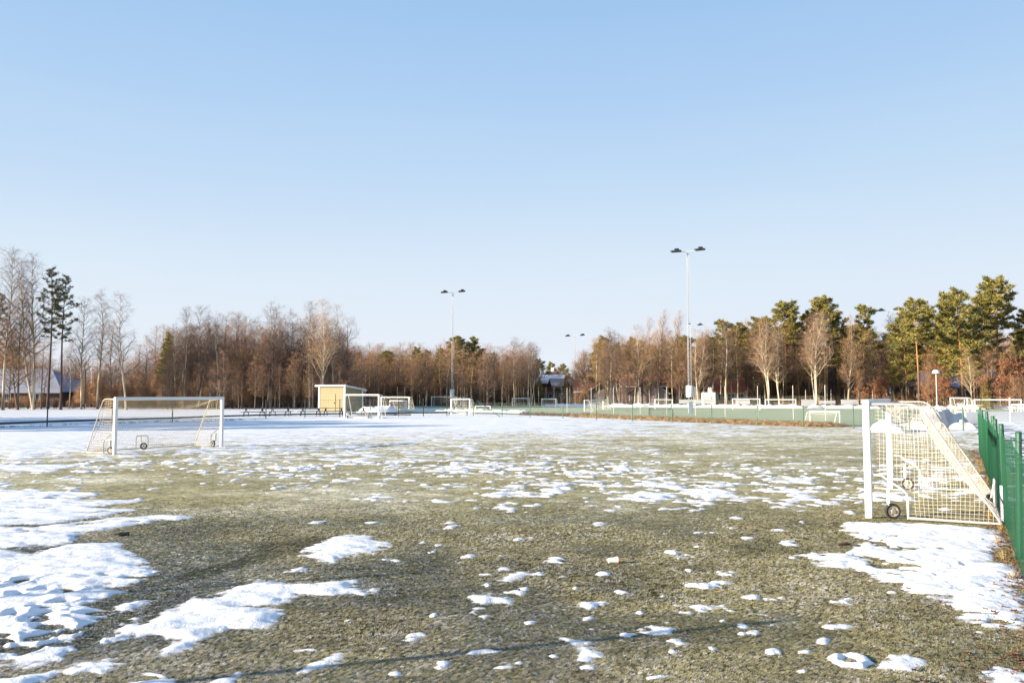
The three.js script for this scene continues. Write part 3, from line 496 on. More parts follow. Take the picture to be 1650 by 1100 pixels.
  if (o.wheels) {
    const wheel = (x, z, turn, flip) => {
      const wd = mesh('wheel', new THREE.CylinderGeometry(0.03, 0.03, 0.075, 12), M.galv, t); wd.position.copy(L(x, 0.13, z)); wd.rotation.set(0, turn, Math.PI / 2, 'YXZ');
      const ty2 = mesh('tyre', new THREE.LatheGeometry([[.088, -.024], [.118, -.026], [.13, -.014], [.13, .014], [.118, .026], [.088, .024], [.088, -.024]].map(([a, b]) => new THREE.Vector2(a, b)), 28), M.rubber, wd);
      const rm = new MB().add(new THREE.LatheGeometry([[.074, -.02], [.09, -.022], [.09, .022], [.074, .02], [.074, -.02]].map(([a, b]) => new THREE.Vector2(a, b)), 24)).add(new THREE.CylinderGeometry(.034, .034, .05, 14));
      for (let k = 0; k < 5; k++) { const a = k / 5 * 6.283; rm.add(new THREE.BoxGeometry(0.05, 0.026, 0.024), new THREE.Matrix4().makeRotationY(a).multiply(new THREE.Matrix4().makeTranslation(0.053, 0, 0))); }
      rm.build('rim', M.rim, wd, true);
    };
    const fork = (x, z, x2, z2) => { // arm from the frame down to the hub
      const mb = new MB().beam(L(x2, 0.53, z2), L(x2, 0.27, z2), 0.05, 0.05).beam(L(x2, 0.27, z2), L(x, 0.13, z), 0.02, 0.045); mb.build('wheel_arm', o.bracket ?? M.whiteDull, t, true);
    };
    const off = 0.1;
    wheel(off, 0.36, o.turn ?? 0.2); fork(off + 0.055, 0.36, off * 0.4, 0.3);
    wheel(w - off, 0.36, -0.15); fork(w - off - 0.055, 0.36, w - off * 0.4, 0.3);
    const mx = w * 0.48; wheel(mx, B - 0.1, 1.2);
    const U = new MB().tube(curve([L(mx - .26, 0.03, B), L(mx - .26, 0.44, B), L(mx - .2, 0.52, B), L(mx + .2, 0.52, B), L(mx + .26, 0.44, B), L(mx + .26, 0.03, B)]), r, 7).tube([L(mx - 0.05, .5, B), L(mx - 0.05, .2, B - 0.06)], 0.02, 6); U.build('wheel_frame', o.bracket ?? M.whiteDull, t, true);
  }
  for (const [x, z] of o.weights ?? []) new MB().tube([L(x, 0.02, z), L(x, 0.62, z)], 0.045, 10).build('weight_tube', M.galv, t, true);
  return t;
}
const goalR = goalThing('large white wheeled goal with cream net beside the green fence', V(6.07, 0, -14.07), GOAL_U, 5, 1, { h: 2, back: 1.93, top: 0.8, cord: 0.0023, pitch: 0.066, pipe: 0.017, frame: M.frameLight, seed: 4, sag: 0.34, roofSag: 0.3, jig: 0.014, step: 0.16, wheels: true, turn: 0.5, weights: [[0.35, 1.98]] });
const goalL = goalThing('white wheeled goal with sagging net on the snowy left side', V(-13.85, 0, -28.7), GOAL_U, 4.72, -1, { h: 2, back: 1.55, top: 0.66, cord: 0.0044, pitch: 0.1, seed: 5, sag: 0.42, roofSag: 0.2, jig: 0.014, pipe: 0.018, frame: M.frame, net: M.netTan, bracket: M.bracket, wheels: true });
function farGoal(label, px0, px1, topPy, d0, d1, back, o = {}) {
  const a = spot(px0, d0), b = spot(px1, d1), u = b.clone().sub(a), w = u.length(), h = heightAt(topPy, (d0 + d1) / 2);
  return goalThing(label, a, u.normalize(), w, back, { h, back: o.back ?? h * 0.75, top: o.top ?? h * 0.35, cord: o.cord ?? 0.005, pitch: o.pitch ?? 0.16, sag: o.sag ?? 0.15, step: 0.6, s: o.s ?? 0.12, seed: px0 | 0, net: o.net ?? M.netGrey, mat: o.mat, frame: o.frame, wheels: o.wheels });
}
farGoal('white goal standing in front of the yellow shed', 555, 610, 635, 71.5, 70.5, -1, { wheels: true, s: 0.13, net: M.dullGalv, cord: 0.002, back: 1.4, top: 0.6 });
farGoal('wide grey framed goal right of the yellow shed', 614, 659, 639, 108, 106, -1, { net: M.net });
farGoal('smaller white goal standing inside the wide grey goal', 628, 654, 645, 103, 101, -1, { net: M.net, cord: 0.008 });
farGoal('white goal in shade left of the left floodlight box', 695, 735, 638.5, 138, 137, -1, { cord: 0.006 });
farGoal('white goal with cream net right beside the wire gate', 727, 757, 642, 88, 87, -1, { net: M.net, cord: 0.007 });
farGoal('small low white goal between gate brace and snow bank', 766, 790, 653.5, 92, 92, -1, { s: 0.1 });
farGoal('white goal at the far woods edge left of the hedge', 826, 853, 641, 135, 134, -1, {});
farGoal('white goal with slanting cream net before the dark house', 873, 896, 642, 130, 129, -1, { net: M.net, cord: 0.008 });
farGoal('tall thin white goal seen side-on behind the weeds', 942, 972, 643.5, 98, 110, 1, { net: M.net });
farGoal('bright white goal left of the tall floodlight mast', 1056, 1084, 643, 112, 112, -1, { net: M.net, cord: 0.007 });
farGoal('white goal with a diagonal brace in front of a board', 1181, 1225, 642, 110, 109, -1, { net: M.net });
farGoal('long white goal left of the big white board', 1234, 1283, 643, 117, 116, -1, { net: M.net });
farGoal('low dark green practice goal on the green pitch', 1046, 1083, 657.5, 76, 75, -1, { net: M.darkGreen, mat: M.darkGreen, frame: M.darkGreen, s: 0.07, cord: 0.006 });
farGoal('white goal with pale net turned away just behind the fence', 1306, 1354, 662, 60, 58, 1, { net: M.netGrey, cord: 0.004, pitch: 0.1, s: 0.1 });
farGoal('white goal with billowing net right of the street lamp', 1533, 1560, 640, 90, 90, 1, { net: M.net, cord: 0.006 });
farGoal('wide white goal behind the green fence at the far right', 1572, 1647, 643, 86, 85, -1, { net: M.net, cord: 0.005 });
farGoal('little white goal inside the wide goal at the far right', 1632, 1652, 651, 84, 83, -1, { net: M.net, s: 0.1 });

// ------------------------------------------------------------------ picnic tables, shed, boards, masts, lamp
{
  const proto = new THREE.Group(); proto.name = 'picnic_table';
  const W = 2.15, bench = new MB();
  for (const z of [-0.26, 0, 0.26]) { const p = mesh('plank', new RoundedBoxGeometry(W, 0.04, 0.24, 2, 0.008), M.benchWood, proto); p.position.set(0, 0.76, z); }
  for (const z of [-0.78, 0.78]) { const p = mesh('bench_seat', new RoundedBoxGeometry(W, 0.04, 0.26, 2, 0.008), M.benchWood, proto); p.position.set(0, 0.45, z); }
  for (const x of [-0.75, 0.75]) {
    const mb = new MB();
    for (const s of [-1, 1]) mb.tube(new THREE.CatmullRomCurve3([V(x, 0.73, s * 0.2), V(x, 0.5, s * 0.26), V(x, 0.4, s * 0.5), V(x, 0.41, s * 0.8), V(x, 0.2, s * 0.86), V(x, 0.0, s * 0.95)]).getPoints(12), 0.042, 6);
    mb.tube([V(x, 0.72, -0.35), V(x, 0.72, 0.35)], 0.025, 6).tube([V(x, 0.72, 0), V(x * 1.2, 0.0, 0.25)], 0.026, 6);
    mb.build('leg_frame', M.benchLeg, proto);
  }
  const L = [['leftmost of the dark picnic tables standing in the snow', 409, 77], ['second dark picnic table from the left in the snow', 451, 78.5], ['third dark picnic table, left of the yellow shed door', 500, 79], ['dark picnic table in front of the yellow shed door', 537, 79.5], ['rightmost dark picnic table, behind the small white goal', 573, 80]];
  L.forEach(([label, px, d], k) => { const o = k ? proto.clone() : proto; o.name = numbered('picnic_table'); o.position.copy(spot(px, d)); o.rotation.y = [0.05, -0.03, 0.02, 0.06, -0.04][k]; tag(o, label, 'picnic table', 'picnic tables by the yellow shed'); scene.add(o); });
  // long dark timber edge behind them
  tag(new MB().beam(spot(575, 74, .3), spot(662, 72.5, .3), 0.1, 0.14).build('timber_rail', M.benchLeg), 'long dark low rail in the snow right of the small goal', 'rail');
}
{ // yellow shed
  const c = spot(555, 96), t = thing('shed', 'yellow wooden shed with flat snowy roof behind the picnic tables', 'shed', c, -0.5), w = 3.9, d = 3.2, h0 = 3.0, h1 = 2.6;
  // near corner at origin; left face runs to -x, right face runs to -z
  const walls = [];
  const bw = 0.146, nL = Math.round(w / bw), nR = Math.round(d / bw);
  const core = new MB().box(-w / 2, 1.2, -d / 2, w - 0.06, 2.4, d - 0.06); core.build('wall', M.yellow, t, true);
  const shape = (len, H) => new THREE.BoxGeometry(bw - 0.012, H, 0.03);
  for (let k = 0; k < nL; k++) { const g = shape(bw, h0); const p = mesh('plank', g, M.yellow, t); p.position.set(-(k + 0.5) * (w / nL), h0 / 2, 0.005 * (k % 2)); }
  for (let k = 0; k < nR; k++) { const H = lerp(h0, h1, (k + 0.5) / nR); const p = mesh('plank', shape(bw, H), M.yellow, t); p.position.set(0.002 + 0.005 * (k % 2), H / 2, -(k + 0.5) * (d / nR)); p.rotation.y = Math.PI / 2; }
  for (const [x, z, H] of [[0, 0, h0], [-w, 0, h0], [0, -d, h1]]) { const p = mesh('corner_board', new THREE.BoxGeometry(0.17, H, 0.17), M.white, t); p.position.set(x, H / 2, z); }
  const door = mesh('door', new THREE.BoxGeometry(1.0, 2.1, 0.05), M.yellow, t); door.position.set(-1.9, 1.08, 0.045);
  const hn = mesh('handle', new RoundedBoxGeometry(0.05, 0.16, 0.07, 2, 0.01), M.lampBlack, door); hn.position.set(0.4, 0, 0.05);
  const rf = new MB(), q = (x, z, y) => V(x, y, z), y0 = h0 + 0.14, y1 = h1 + 0.02;
  const slab = (y, th, ex, m, n) => { const mb = new MB(), A = [q(-w - ex, ex, y0 + y), q(ex, ex, y0 + y), q(ex, -d - ex, y1 + y), q(-w - ex, -d - ex, y1 + y)], Bt = A.map((p) => p.clone().setY(p.y - th)); mb.quad(...A); mb.quad(...Bt.slice().reverse()); for (let k = 0; k < 4; k++) mb.quad(A[k], Bt[k], Bt[(k + 1) % 4], A[(k + 1) % 4]); return mb.build(n, m, t, true); };
  slab(0, 0.13, 0.4, M.dullGalv, 'roof'); slab(0.06, 0.055, 0.36, std(rgb(.86, .86, .87), .6), 'roof_snow');
}
const board = (label, px0, px1, py0, py1, d, name = 'advertising_board') => {
  const a = spot(px0, d), b = spot(px1, d), yb = heightAt(py1, d), yt = heightAt(py0, d), c = a.clone().add(b).multiplyScalar(.5), w = b.x - a.x;
  const t = thing(name, label, 'board', V(c.x, 0, c.z));
  const p = mesh('panel', new RoundedBoxGeometry(w, yt - yb, 0.06, 2, 0.015), M.board, t); p.position.y = (yt + yb) / 2;
  for (const s of [-0.42, 0.42]) new MB().tube([V(s * w, -0.02, -0.06), V(s * w, yt, -0.06)], 0.035, 6).build('post', M.galv, t);
};
board('long white board left of the floodlight mast box', 1095, 1131, 643.5, 650, 126); board('white board right of the floodlight mast under the kiosk', 1134, 1152, 643, 650.5, 126); board('white board behind the goal with the diagonal brace', 1186, 1209, 643.5, 651, 124);
board('big square white board between two bare birches', 1292, 1314, 643.5, 655, 121); board('narrow white board right of the big square one', 1322, 1347, 645, 650.5, 121); board('long white board just left of the right goal post', 1356, 1384, 643.5, 651.5, 119); board('long white board behind the right goal crossbar', 1388, 1425, 643, 650, 118);
board('small white board hanging in the goal right of the lamp', 1543, 1554, 649, 653, 91);
{ const t = thing('ticket_kiosk', 'white block-shaped kiosk beside the red roofed house', 'kiosk', spot(1142, 130)); const h = heightAt(632, 130); mesh('wall', new RoundedBoxGeometry(1.9, h, 1.6, 2, .03), M.white, t).position.y = h / 2; mesh('vent', new RoundedBoxGeometry(.5, .8, .5, 2, .03), M.white, t).position.set(.25, h + .4, 0); mesh('hatch', new THREE.BoxGeometry(.9, .5, .04), M.whiteDull, t).position.set(-.2, h * .62, .82); }
function mast(label, px, d, topPy, o) {
  const t = thing('floodlight_mast', label, 'floodlight', spot(px, d), o.turn ?? 0, 'floodlight masts'), H = heightAt(topPy, d), j = H * 0.55;
  const sect = (w, y0, y1, r) => { const mb = new MB(), c = [0, 1, 2].map((k) => V(Math.cos(k * 2.094 + 0.5) * w, 0, Math.sin(k * 2.094 + 0.5) * w)); for (const p of c) mb.tube([p.clone().setY(y0), p.clone().setY(y1)], r, 6); const st = w * 2.2, n = Math.floor((y1 - y0) / st); for (let k = 0; k < n; k++) for (let q = 0; q < 3; q++) mb.tube([c[q].clone().setY(y0 + k * st), c[(q + 1) % 3].clone().setY(y0 + (k + 1) * st)], r * 0.3, 3, false); return mb; };
  sect(0.2, 0, j, 0.026).tube([V(0, j - .05, 0), V(0, j + .05, 0)], 0.22, 10).build('lower_lattice', M.galv, t);
  sect(0.13, j, H - 0.1, 0.022).build('upper_lattice', M.galv, t);
  new MB().beam(V(-o.arm, H - .1, 0), V(o.arm * 0.9, H + .1, 0), 0.06, 0.06).build('cross_arm', M.white, t, true);
  for (const s of [-1, 1]) {
    const hd = mesh('lamp_head', new RoundedBoxGeometry(1.15, 0.2, 0.75, 3, 0.07), M.lampBlack, t); hd.position.set(s * o.arm, H + 0.12 + s * 0.1, 0.1); hd.rotation.set(0.25, 0, 0.1);
    const hs = mesh('housing', new RoundedBoxGeometry(0.5, 0.24, 0.35, 3, 0.06), M.lampBlack, hd); hs.position.set(0.1, 0.17, -0.1);
    mesh('lamp_glass', new THREE.BoxGeometry(1.0, 0.02, 0.62), M.glass, hd).position.y = -0.108;
  }
  if (o.box) { const y0 = heightAt(o.box[1], d), y1 = heightAt(o.box[0], d), w = o.box[2]; const b = new MB().tube([V(0, y0, .1), V(0, y0 + .06, .1), V(0, y1 - .06, .1), V(0, y1, .1)], [w * .42, w * .5, w * .5, w * .42], 12); b.build('mast_pad', M.white, t, true); }
}
mast('tall lattice floodlight mast with two dark lamp heads right of centre', 1112, 92, 405, { arm: 1.35, box: [621, 640, 0.85] });
mast('lattice floodlight mast above the middle woods with white box', 729, 135, 471, { arm: 1.45, box: [627, 640, 0.76], turn: 0.15 });
mast('distant floodlight mast over the houses in the middle gap', 927, 200, 541, { arm: 1.8 });
mast('far floodlight mast peeping over the treetops right of centre', 1143, 190, 523, { arm: 1.9 });
mast('floodlight mast rising behind bare trees near the right pines', 1437, 140, 500, { arm: 1.4, box: [625, 634, 0.7] });
{ const t = thing('control_cabinet', 'grey upright metal cabinet at the foot of the tall floodlight', 'cabinet', spot(1113, 88)); const h = heightAt(647, 88); mesh('body', new RoundedBoxGeometry(0.44, h, 0.36, 2, .02), M.greyPaint, t).position.y = h / 2; const d = mesh('door', new RoundedBoxGeometry(0.38, h - .14, .02, 2, .008), M.greyPaint, t); d.position.set(0, h / 2, .19); mesh('handle', new THREE.BoxGeometry(.03, .12, .03), M.galv, d).position.set(.13, 0, .02); }
function lamp(label, px, d, topPy, r) {
  const h = heightAt(topPy, d), t = thing('street_lamp', label, 'street lamp', spot(px, d));
  new MB().tube([V(0, 0, 0), V(0, 1, 0), V(0, h - .3, 0)], [.055, .045, .035], 8).build('pole', M.whiteDull, t);
  mesh('lamp_shade', new THREE.LatheGeometry([[.02, .36], [.2 * r / .36, .33], [.3 * r / .36, .2], [r, .02], [r, -.02], [r * .9, 0], [.1, .1]].map(([a, b]) => new THREE.Vector2(a, b)), 20), M.white, t).position.y = h - .36;
  mesh('lamp_globe', new THREE.SphereGeometry(.13, 12, 8), M.whiteDull, t).position.y = h - .33;
}
lamp('white dome-shaded street lamp in front of the right pines', 1511, 84, 595.5, 0.38);
lamp('thin distant street lamp among bare trees on the left', 145, 140, 593, 0.2);
{ // right hand side: white frame, low wall, sign
  const a = spot(1541, 52), t = thing('wire_gate', 'open white tubular gate frame right of the snow heap', 'gate', a), b = spot(1553.5, 51.4).sub(a);
  for (const y of [.05, 1.0]) new MB().tube([V(0, y, 0), V(b.x, y, b.z)], .025, 6).build('rail', M.white, t);
  for (const p of [V(0, 0, 0), b]) new MB().tube([p.clone().setY(0), p.clone().setY(1.1)], .03, 6).build('post', M.white, t);
  const mb = new MB(); chain(mb, V(0, 0, 0), b, .08, .98, .08, .003); mb.build('mesh_net', M.galv, t);
}
{ const a = spot(1556, 60), b = spot(1720, 62), t = thing('rink_wall', 'low white concrete wall beside the asphalt court at far right', 'wall', a); const e = b.clone().sub(a), n = 7;
  for (let k = 0; k < n; k++) { const p = e.clone().multiplyScalar((k + .5) / n); const m = mesh('panel', new RoundedBoxGeometry(e.length() / n - .02, .82, .14, 2, .02), M.white, t); m.position.set(p.x, .4, p.z); m.rotation.y = Math.atan2(-e.z, e.x); }
  new MB().tube([V(spot(1627, 60).x - a.x, 0, .15), V(spot(1627, 60).x - a.x, heightAt(641, 60), .15)], .05, 8).build('post', M.whiteDull, t);
  new MB().tube([V(0, .9, 0), V(0, 1.7, 0)], .03, 6).tube([V(0, .9, 0), V(0, 0, 0)], .03, 6).build('rail', M.white, t); }
{ // litter
  const p = G(988, 908), t = thing('paper_cup', 'white paper cup with red rim lying on the turf', 'cup', p.setY(.037), 0.12);
  const prof = (r0, r1, l) => new THREE.LatheGeometry([[0.001, 0], [r0, 0], [r0, .004], [r1, l], [r1 + .003, l + .003], [r1 + .003, l - .006], [r1 - .002, l - .006], [r0 - .003, .006], [0.001, .006]].map(([a, b]) => new THREE.Vector2(a, b)), 24);
  const c = mesh('cup', prof(.028, .04, .12), std(rgb(.82, .8, .76), .7), t); c.rotation.z = Math.PI / 2 * -1 + .05; c.position.x = -.06;
  const r = mesh('rim', new THREE.TorusGeometry(.041, .005, 8, 24), std(rgb(.4, .03, .03), .6), t); r.rotation.y = Math.PI / 2; r.position.set(.06, .003, 0);
  const q = G(1362, 879), s = thing('stick', 'short dark brown stick lying on the turf by the right snow', 'stick', q, 0.25);
  new MB().tube([V(-.1, .02, 0), V(0, .03, .01), V(.09, .018, 0)], [.014, .02, .012], 7).build('stick', M.wood, s); s.children[0].material = std(rgb(.09, .04, .03), .9);
  const w = G(196, 863.5), k = thing('bottle', 'small dark bottle lying near the snow edge on the left', 'bottle', w.setY(.03), .3);
  mesh('body', new THREE.LatheGeometry([[.001, -.1], [.03, -.1], [.032, -.08], [.032, .02], [.012, .06], [.012, .1], [.001, .1]].map(([a, b]) => new THREE.Vector2(a, b)), 14), std(rgb(.02, .025, .02), .3), k).rotation.z = 1.5;
}
{ // two thin posts just outside the left edge throw long shadows over the near turf
  const at = (x, z, h, l) => { const t = thing('steel_post', l, 'post', V(x, 0, z)); new MB().tube([V(0, -.02, 0), V(0, h, 0)], .042, 8).build('pole', M.galv, t); mesh('cap', new THREE.SphereGeometry(.047, 10, 6), M.galv, t).position.y = h; };
  at(-7.6, -4.45, 2.65, 'nearer thin steel post standing just left of the view'); at(-12.2, -6.2, 2.9, 'farther thin steel post standing just left of the view');
}

// ------------------------------------------------------------------ houses
function house(label, px, d, w, dep, wallH, ridgeH, turn, wallC, roofC, o = {}) {
  const t = thing('house', label, 'house', spot(px, d), turn), e = o.eave ?? 0.5, wm = std(rgb(...wallC), 0.85, { map: wearMap }), rm = std(rgb(...roofC), 0.8, { map: wearMap });
  const wb = new MB().box(0, wallH / 2, 0, w, wallH, dep);
  if (!o.hip) for (const s of [-1, 1]) { const a = V(s * (w / 2), wallH, -dep / 2), b = V(s * (w / 2), wallH, dep / 2), c = V(s * (w / 2), ridgeH - .12, 0), k = [a, b, c].map((p) => wb.v(p.x, p.y, p.z)); wb.tri(k[0], k[1], k[2]); }
  wb.build('wall', wm, t, true);
  const hip = o.hip ? dep * 0.45 : 0, rb = new MB(), y0 = wallH - 0.15, th = 0.16;
  const slope = (s) => { const A = [V(-w / 2 - e, y0, s * (dep / 2 + e)), V(w / 2 + e, y0, s * (dep / 2 + e)), V(w / 2 + e - hip, ridgeH, 0), V(-w / 2 - e + hip, ridgeH, 0)]; if (s < 0) A.reverse(); rb.quad(...A); const B = A.map((p) => p.clone().setY(p.y - th)); rb.quad(...B.slice().reverse()); for (let k = 0; k < 4; k++) rb.quad(A[k], B[k], B[(k + 1) % 4], A[(k + 1) % 4]); };
  slope(1); slope(-1);
  if (o.hip) for (const s of [-1, 1]) { const k = [V(s * (w / 2 + e), y0 + .002, dep / 2 + e), V(s * (w / 2 + e), y0 + .002, -dep / 2 - e), V(s * (w / 2 + e - hip), ridgeH + .002, 0)].map((p) => rb.v(p.x, p.y, p.z)); rb.tri(k[0], k[1], k[2]); }
  const roof = rb.build('roof', rm, t, true);
  if (o.chimney) { const c = mesh('chimney', new THREE.BoxGeometry(.7, 1.3, .7), std(rgb(...(o.chimneyC ?? [.7, .68, .64])), .85), roof); c.position.set(o.chimney, ridgeH + .35, 0); }
  if (o.trim) for (const s of [-1, 1]) new MB().beam(V(-w / 2 - e, y0 - .06, s * (dep / 2 + e + .03)), V(w / 2 + e, y0 - .06, s * (dep / 2 + e + .03)), .05, .24).build('fascia', M.white, t, true);
  for (let k = 0; k < (o.windows ?? 3); k++) {
    const x = ((k + .5) / (o.windows ?? 3) - .5) * w * .86, f = mesh('window', new THREE.BoxGeometry(1.3, 1.25, .1), M.white, t); f.position.set(x, Math.min(wallH - 1.0, 1.6), dep / 2 + .02);
    for (const s of [-1, 1]) mesh('pane', new THREE.BoxGeometry(.53, 1.06, .02), M.glass, f).position.set(s * .3, 0, .055);
  }
  if (o.upper) { const f = mesh('window', new THREE.BoxGeometry(1.1, 1, .1), M.white, t); f.position.set(0, wallH - .9, dep / 2 + .02); mesh('pane', new THREE.BoxGeometry(.9, .8, .02), M.glass, f).position.z = .055; }
  return t;
}
house('dark low building with frosted blue-grey hip roof behind left trees', 22, 136, 21, 12, 2.6, 6.3, 0.02, [.06, .04, .03], [.27, .28, .34], { hip: true, eave: .9, windows: 4 });
house('brown roofed house left of the dark hedge tree', 858, 176, 7, 8, 3.2, 6.2, 0.3, [.2, .1, .06], [.22, .095, .05], { chimney: 2.2 });
house('house with frosty blue roof and orange gable in the middle gap', 893, 172, 5.2, 7, 4.6, 6.2, -0.5, [.3, .14, .07], [.4, .44, .52], { eave: .7, windows: 2, trim: true });
house('pale gabled house top behind the frosty blue roof', 889, 200, 5, 8, 4.5, 7.6, 1.2, [.6, .52, .36], [.25, .12, .07], { chimney: 1, upper: true });
house('dark timber house right of the frosty blue roof', 917, 166, 6.5, 6, 3.9, 5.3, 0.1, [.035, .03, .03], [.3, .27, .25], { eave: .8 });
house('long orange tiled bungalow between the lone mast and first birches', 955, 150, 6.6, 7, 2.7, 4.5, 0.0, [.12, .08, .06], [.42, .17, .085], { trim: true });
house('grey gabled outbuilding just right of the orange tiled bungalow', 984, 142, 6, 7, 2.7, 4.8, 1.45, [.2, .17, .16], [.2, .13, .11], {});
house('orange roofed house with bright white eave among bare birches', 1036, 142, 8.6, 8, 3.6, 5.6, 0.05, [.18, .12, .11], [.52, .22, .11], { trim: true });
house('house with steep purple-brown gable behind the wire fence', 1046, 136, 4.8, 6, 2.4, 4.6, 1.35, [.26, .2, .2], [.28, .2, .2], { trim: true });
house('small red roofed house left of the tall mast', 1095, 140, 4.6, 6, 2.6, 4.9, 0.3, [.3, .2, .16], [.5, .17, .11], {});
house('long red roofed house right of the tall mast', 1162, 139, 7.2, 6, 2.8, 4.9, 0.05, [.5, .4, .26], [.52, .16, .1], { windows: 4 });
house('red house with slate blue roof deep in the pines', 1296, 165, 7.4, 7, 4.4, 7.2, 0.1, [.26, .07, .04], [.16, .2, .27], { windows: 3 });
house('pale grey house with snowy roof half hidden behind the pine trunks', 1496, 150, 8, 7, 3.6, 6.4, -0.2, [.55, .55, .56], [.42, .42, .48], { windows: 3 });
house('dark house with grey roof behind the brown oaks far right', 1625, 150, 10, 8, 4.0, 6.6, 0.1, [.1, .1, .12], [.3, .32, .37], { windows: 4, trim: true });

// ------------------------------------------------------------------ trees
const dusk = [[.17, .105, .075], [.21, .125, .085], [.14, .09, .075], [.19, .13, .1]], DARKB = (p) => { const q = .8 + .35 * noise(p.x * 5, p.y * 4, 7); return [.135 * q, .105 * q, .085 * q]; };
const BIRCH = (p, s) => { const q = noise(p.x * 2 + p.z * 2 + s * 3, p.y * 2.6, 5) + .5 * noise(p.x * 9 + s * 7, p.y * 9, 6); return q > .2 || (p.y < 1.2 && q > -.1) ? [.06, .05, .042] : [.52, .43, .3]; };
const GREYB = (p) => { const q = .8 + .35 * noise(p.x * 5, p.y * 4, 7); return [.2 * q, .145 * q, .1 * q]; };
const WHITEB = (p) => { const q = .85 + .3 * noise(p.x * 5, p.y * 3, 7); return noise(p.x * 3, p.y * 2.6, 15) > .55 ? [.12, .1, .08] : [.6 * q, .52 * q, .4 * q]; };
const PALEB = (p) => { const q = .8 + .3 * noise(p.x * 5, p.y * 3, 7); return [.42 * q, .33 * q, .22 * q]; };
const PINEB = (H) => (p) => { const q = .8 + .35 * noise(p.x * 7, p.y * 5, 8), t = smooth(H * .15, H * .45, p.y); return [lerp(.15, .42, t) * q, lerp(.1, .2, t) * q, lerp(.07, .085, t) * q]; };
function grow(mb, tw, p, dir, len, r, level, o, rnd, barkF) {
  const n = level === 1 ? 5 : level === 2 ? 3 : 2, pts = [p.clone()], rad = [r], d = dir.clone(), q = p.clone();
  const bend = o.bend[level - 1];
  for (let k = 1; k <= n; k++) { d.x += (rnd() - .5) * o.wild; d.z += (rnd() - .5) * o.wild; d.y += bend / n * (level === 1 && k > n * .6 ? o.tip ?? 1 : 1); d.normalize(); q.addScaledVector(d, len / n); pts.push(q.clone()); rad.push(r * (1 - k / n * .88)); }
  if (level < 3) {
    mb.tube(pts, rad, level === 1 ? 5 : 3, false, barkF);
    const kids = Math.round(o.kids[level - 1] * (level === 1 ? clamp(len / o.ref, .4, 1.25) : 1));
    for (let k = 0; k < kids; k++) {
      const t = lerp(o.from ?? .22, 1, (k + rnd()) / kids), x = t * n, i = Math.min(n - 1, Math.floor(x)), b = pts[i].clone().lerp(pts[i + 1], x - i), along = pts[i + 1].clone().sub(pts[i]).normalize();
      const s = V(rnd() - .5, rnd() - .5, rnd() - .5).cross(along).normalize();
      const nd = along.multiplyScalar(Math.cos(o.spread)).addScaledVector(s, Math.sin(o.spread)); nd.y += .1; nd.normalize();
      grow(mb, tw, b, nd, (level === 1 ? len * lerp(.5, .22, t) + .35 : o.twig * (.6 + .8 * rnd())), level === 1 ? r * .38 : o.tr, level + 1, o, rnd, barkF);
    }
  } else { for (let k = 0; k < n; k++) tw.spike(pts[k], pts[k + 1].clone().lerp(pts[k], -.15), o.tr * (1 - k * .35), tw.tc[(rnd() * tw.tc.length) | 0]); }
}
